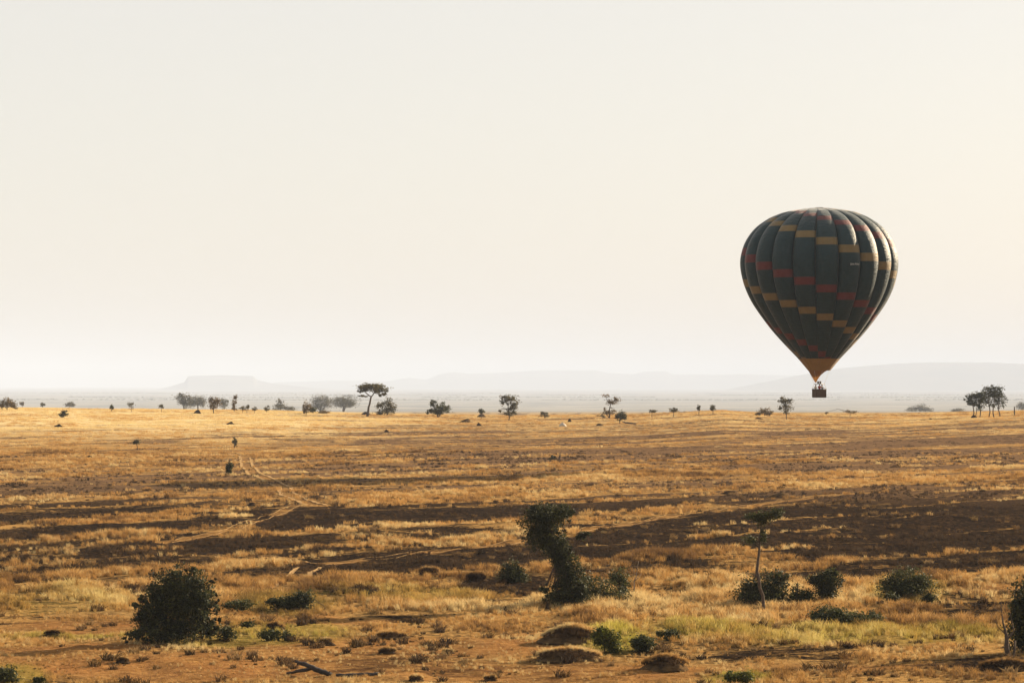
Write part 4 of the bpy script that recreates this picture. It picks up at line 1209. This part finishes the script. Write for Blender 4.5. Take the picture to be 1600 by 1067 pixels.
    for (c, s_) in (((0, -Wd / 2, Hh / 2 + .06), (L, th, Hh - .02)), ((0, Wd / 2, Hh / 2 + .06), (L, th, Hh - .02)),
                    ((-L / 2, 0, Hh / 2 + .06), (th, Wd - th - .004, Hh - .02)), ((L / 2, 0, Hh / 2 + .06), (th, Wd - th - .004, Hh - .02)),
                    ((0, 0, .05), (L - .01, Wd - .01, .05))):
        box(bm, rot(*c), s_, rz, 1.0)
    bk = bm_obj('basket', bm, M['wicker'], root, False)
    bm = bmesh.new()
    cor = [(-L / 2, -Wd / 2), (L / 2, -Wd / 2), (L / 2, Wd / 2), (-L / 2, Wd / 2), (-L / 2, -Wd / 2)]
    tube(bm, [rot(X, Y, Hh + .07) for X, Y in cor], [.055] * 5, 8)
    bm_obj('rim', bm, M['leather'], bk)
    for q in (-.38, .38):
        bm = bmesh.new(); box(bm, rot(0, q, .01), (L + .04, .07, .06), rz); bm_obj('skid', bm, M['leather'], bk, False)
    # uprights, burner frame, burners, cables
    top = 1.82
    for X, Y in cor[:4]:
        bm = bmesh.new(); tube(bm, [rot(X, Y, Hh + .08), rot(X * .72, Y * .72, top)], [.028, .022], 6); bm_obj('upright', bm, M['cable'], root)
    bm = bmesh.new()
    fr = [rot(X * .72, Y * .72, top) for X, Y in cor]
    tube(bm, fr, [.035] * 5, 6)
    tube(bm, [rot(-L / 2 * .72, 0, top), rot(L / 2 * .72, 0, top)], [.03, .03], 6)
    bm_obj('burner_frame', bm, M['steel'], root)
    for q in (-.17, .17):
        bm = bmesh.new()
        tube(bm, [rot(q, 0, top - .02), rot(q, 0, top + .05), rot(q, 0, top + .10), rot(q, 0, top + .36)], [.06, .07, .12, .13], 12)
        bm_obj('burner', bm, M['leather'], root)
    for i in range(8):
        a = 2 * math.pi * i / 8 + .2
        c = min(cor[:4], key=lambda c_: (Vector(rot(c_[0] * .72, c_[1] * .72, 0)) - Vector((math.sin(a), -math.cos(a), 0))).length)
        p0 = rot(c[0] * .72, c[1] * .72, top)
        R = 57 / BZ
        bm = bmesh.new(); tube(bm, [p0, (R * math.sin(a), -R * math.cos(a), rowz(897))], [.008, .008], 4); bm_obj('suspension_cable', bm, M['cable'], root)
    return root, rot, bx, zb
broot, brot, bbx, bbz = build_balloon()

# ------------------------------------------------------------------ people in the basket
M['skin'] = plain_mat('skin', (.20, .11, .07), (.27, .16, .10), 8, .6, .3)
M['hair'] = plain_mat('dark_hair', (.012, .01, .009), (.03, .024, .02), 30, .7, .3)
def person(label, loc, facing, shirt, trousers, hgt, arm):
    m_s = plain_mat('shirt', tuple(c * .85 for c in shirt), shirt, 9, .85)
    m_t = plain_mat('trousers', tuple(c * .85 for c in trousers), trousers, 9, .85)
    k = hgt / 1.72
    J = {'pel': (0, 0, .93, .135), 'sp': (0, -.01, 1.12, .125), 'ch': (0, 0, 1.32, .15), 'nk': (0, .01, 1.47, .055), 'hb': (0, -.005, 1.55, .075), 'hd': (0, 0, 1.63, .095), 'ht': (0, .005, 1.70, .055)}
    E = [('pel', 'sp'), ('sp', 'ch'), ('ch', 'nk'), ('nk', 'hb'), ('hb', 'hd'), ('hd', 'ht')]
    for s, n in ((-1, 'l'), (1, 'r')):
        ax = arm if s > 0 else .25
        J.update({n + 'hip': (s * .09, 0, .86, .095), n + 'kn': (s * .10, -.01, .48, .06), n + 'an': (s * .10, .02, .08, .042), n + 'to': (s * .12, -.16, .03, .035),
                  n + 'sh': (s * .185, 0, 1.41, .062), n + 'el': (s * .25, -.06, 1.17 + .1 * ax, .044), n + 'wr': (s * .19, -.27, 1.12 + .3 * ax, .032), n + 'ha': (s * .17, -.34, 1.12 + .34 * ax, .034)})
        E += [('pel', n + 'hip'), (n + 'hip', n + 'kn'), (n + 'kn', n + 'an'), (n + 'an', n + 'to'), ('ch', n + 'sh'), (n + 'sh', n + 'el'), (n + 'el', n + 'wr'), (n + 'wr', n + 'ha')]
        for f in range(5):       # fingers
            fx = s * .17 + (f - 2) * .018
            J[n + 'f%d' % f] = (fx if f else fx - s * .02, -.40 + (.03 if f in (0, 4) else 0), 1.10 + .34 * ax, .009)
            E.append((n + 'ha', n + 'f%d' % f))
    names = list(J)
    me = bpy.data.meshes.new('person')
    me.from_pydata([tuple(v * k for v in J[n][:3]) for n in names], [(names.index(a), names.index(b)) for a, b in E], [])
    tmp = bpy.data.objects.new('person', me); COL.objects.link(tmp)
    md = tmp.modifiers.new('skin', 'SKIN'); sv_ = me.skin_vertices[0].data
    for i, n in enumerate(names):
        sv_[i].radius = (J[n][3] * k * (1.18 if n in ('pel', 'sp', 'ch') else 1), J[n][3] * k * (.8 if n in ('pel', 'sp', 'ch') else 1))
        sv_[i].use_root = (n == 'pel')
    sb = tmp.modifiers.new('sub', 'SUBSURF'); sb.levels = 1; sb.render_levels = 1
    dg = bpy.context.evaluated_depsgraph_get()
    body = bpy.data.meshes.new_from_object(tmp.evaluated_get(dg))
    bpy.data.objects.remove(tmp)
    body.materials.clear()
    for m in (M['skin'], m_s, m_t): body.materials.append(m)
    for p in body.polygons:
        c = p.center / k
        p.material_index = 2 if c.z < .95 else (1 if (c.z < 1.47 and c.y > -.22) else 0)
        p.use_smooth = True
    o = link(bpy.data.objects.new('person', body))
    o.location = loc; o.rotation_euler = (0, 0, facing)
    tag(o, label, 'person', 'people in the basket')
    bm = bmesh.new()
    bmesh.ops.create_icosphere(bm, subdivisions=2, radius=.105 * k)
    for v in bm.verts:
        v.co.z = v.co.z * 1.0 + 1.655 * k; v.co.y += .022 * k
        if v.co.y < -.045 * k: v.co.z = max(v.co.z, 1.70 * k)
    bm_obj('hair', bm, M['hair'], o)
def in_basket(X, Y):
    q = brot(X, Y, .08)
    return (bbx + q[0], BD + q[1], bbz + q[2])
person('person in a reddish top standing in the middle of the basket under the burner', in_basket(.0, -.1), math.radians(10), (.30, .06, .045), (.05, .05, .07), 1.74, .8)
person('person in a pale top at the left side of the basket', in_basket(-.5, .1), math.radians(-40), (.42, .38, .30), (.06, .06, .05), 1.62, .2)
person('person in a dark top at the right side of the basket', in_basket(.52, .12), math.radians(50), (.06, .06, .065), (.08, .07, .05), 1.66, .3)

# ------------------------------------------------------------------ the hazy air
def haze():
    m = bpy.data.materials.new('morning_haze'); m.use_nodes = True
    nt = m.node_tree
    nt.nodes.remove(nt.nodes['Principled BSDF'])
    v = nt.nodes.new('ShaderNodeVolumePrincipled')
    v.inputs['Color'].default_value = (.61, .695, .85, 1)
    v.inputs['Density'].default_value = 6.8e-5
    v.inputs['Anisotropy'].default_value = -.2
    nt.links.new(v.outputs[0], nt.nodes['Material Output'].inputs['Volume'])
    bm = bmesh.new()
    z0, z1 = CAMZ - 64, CAMZ + 330
    box(bm, (0, 26000, (z0 + z1) / 2), (110000, 62000, z1 - z0))
    o = bm_obj('haze', bm, m, None, False)
    tag(o, 'pale morning haze over the whole plain', 'haze', None, 'stuff')
haze()
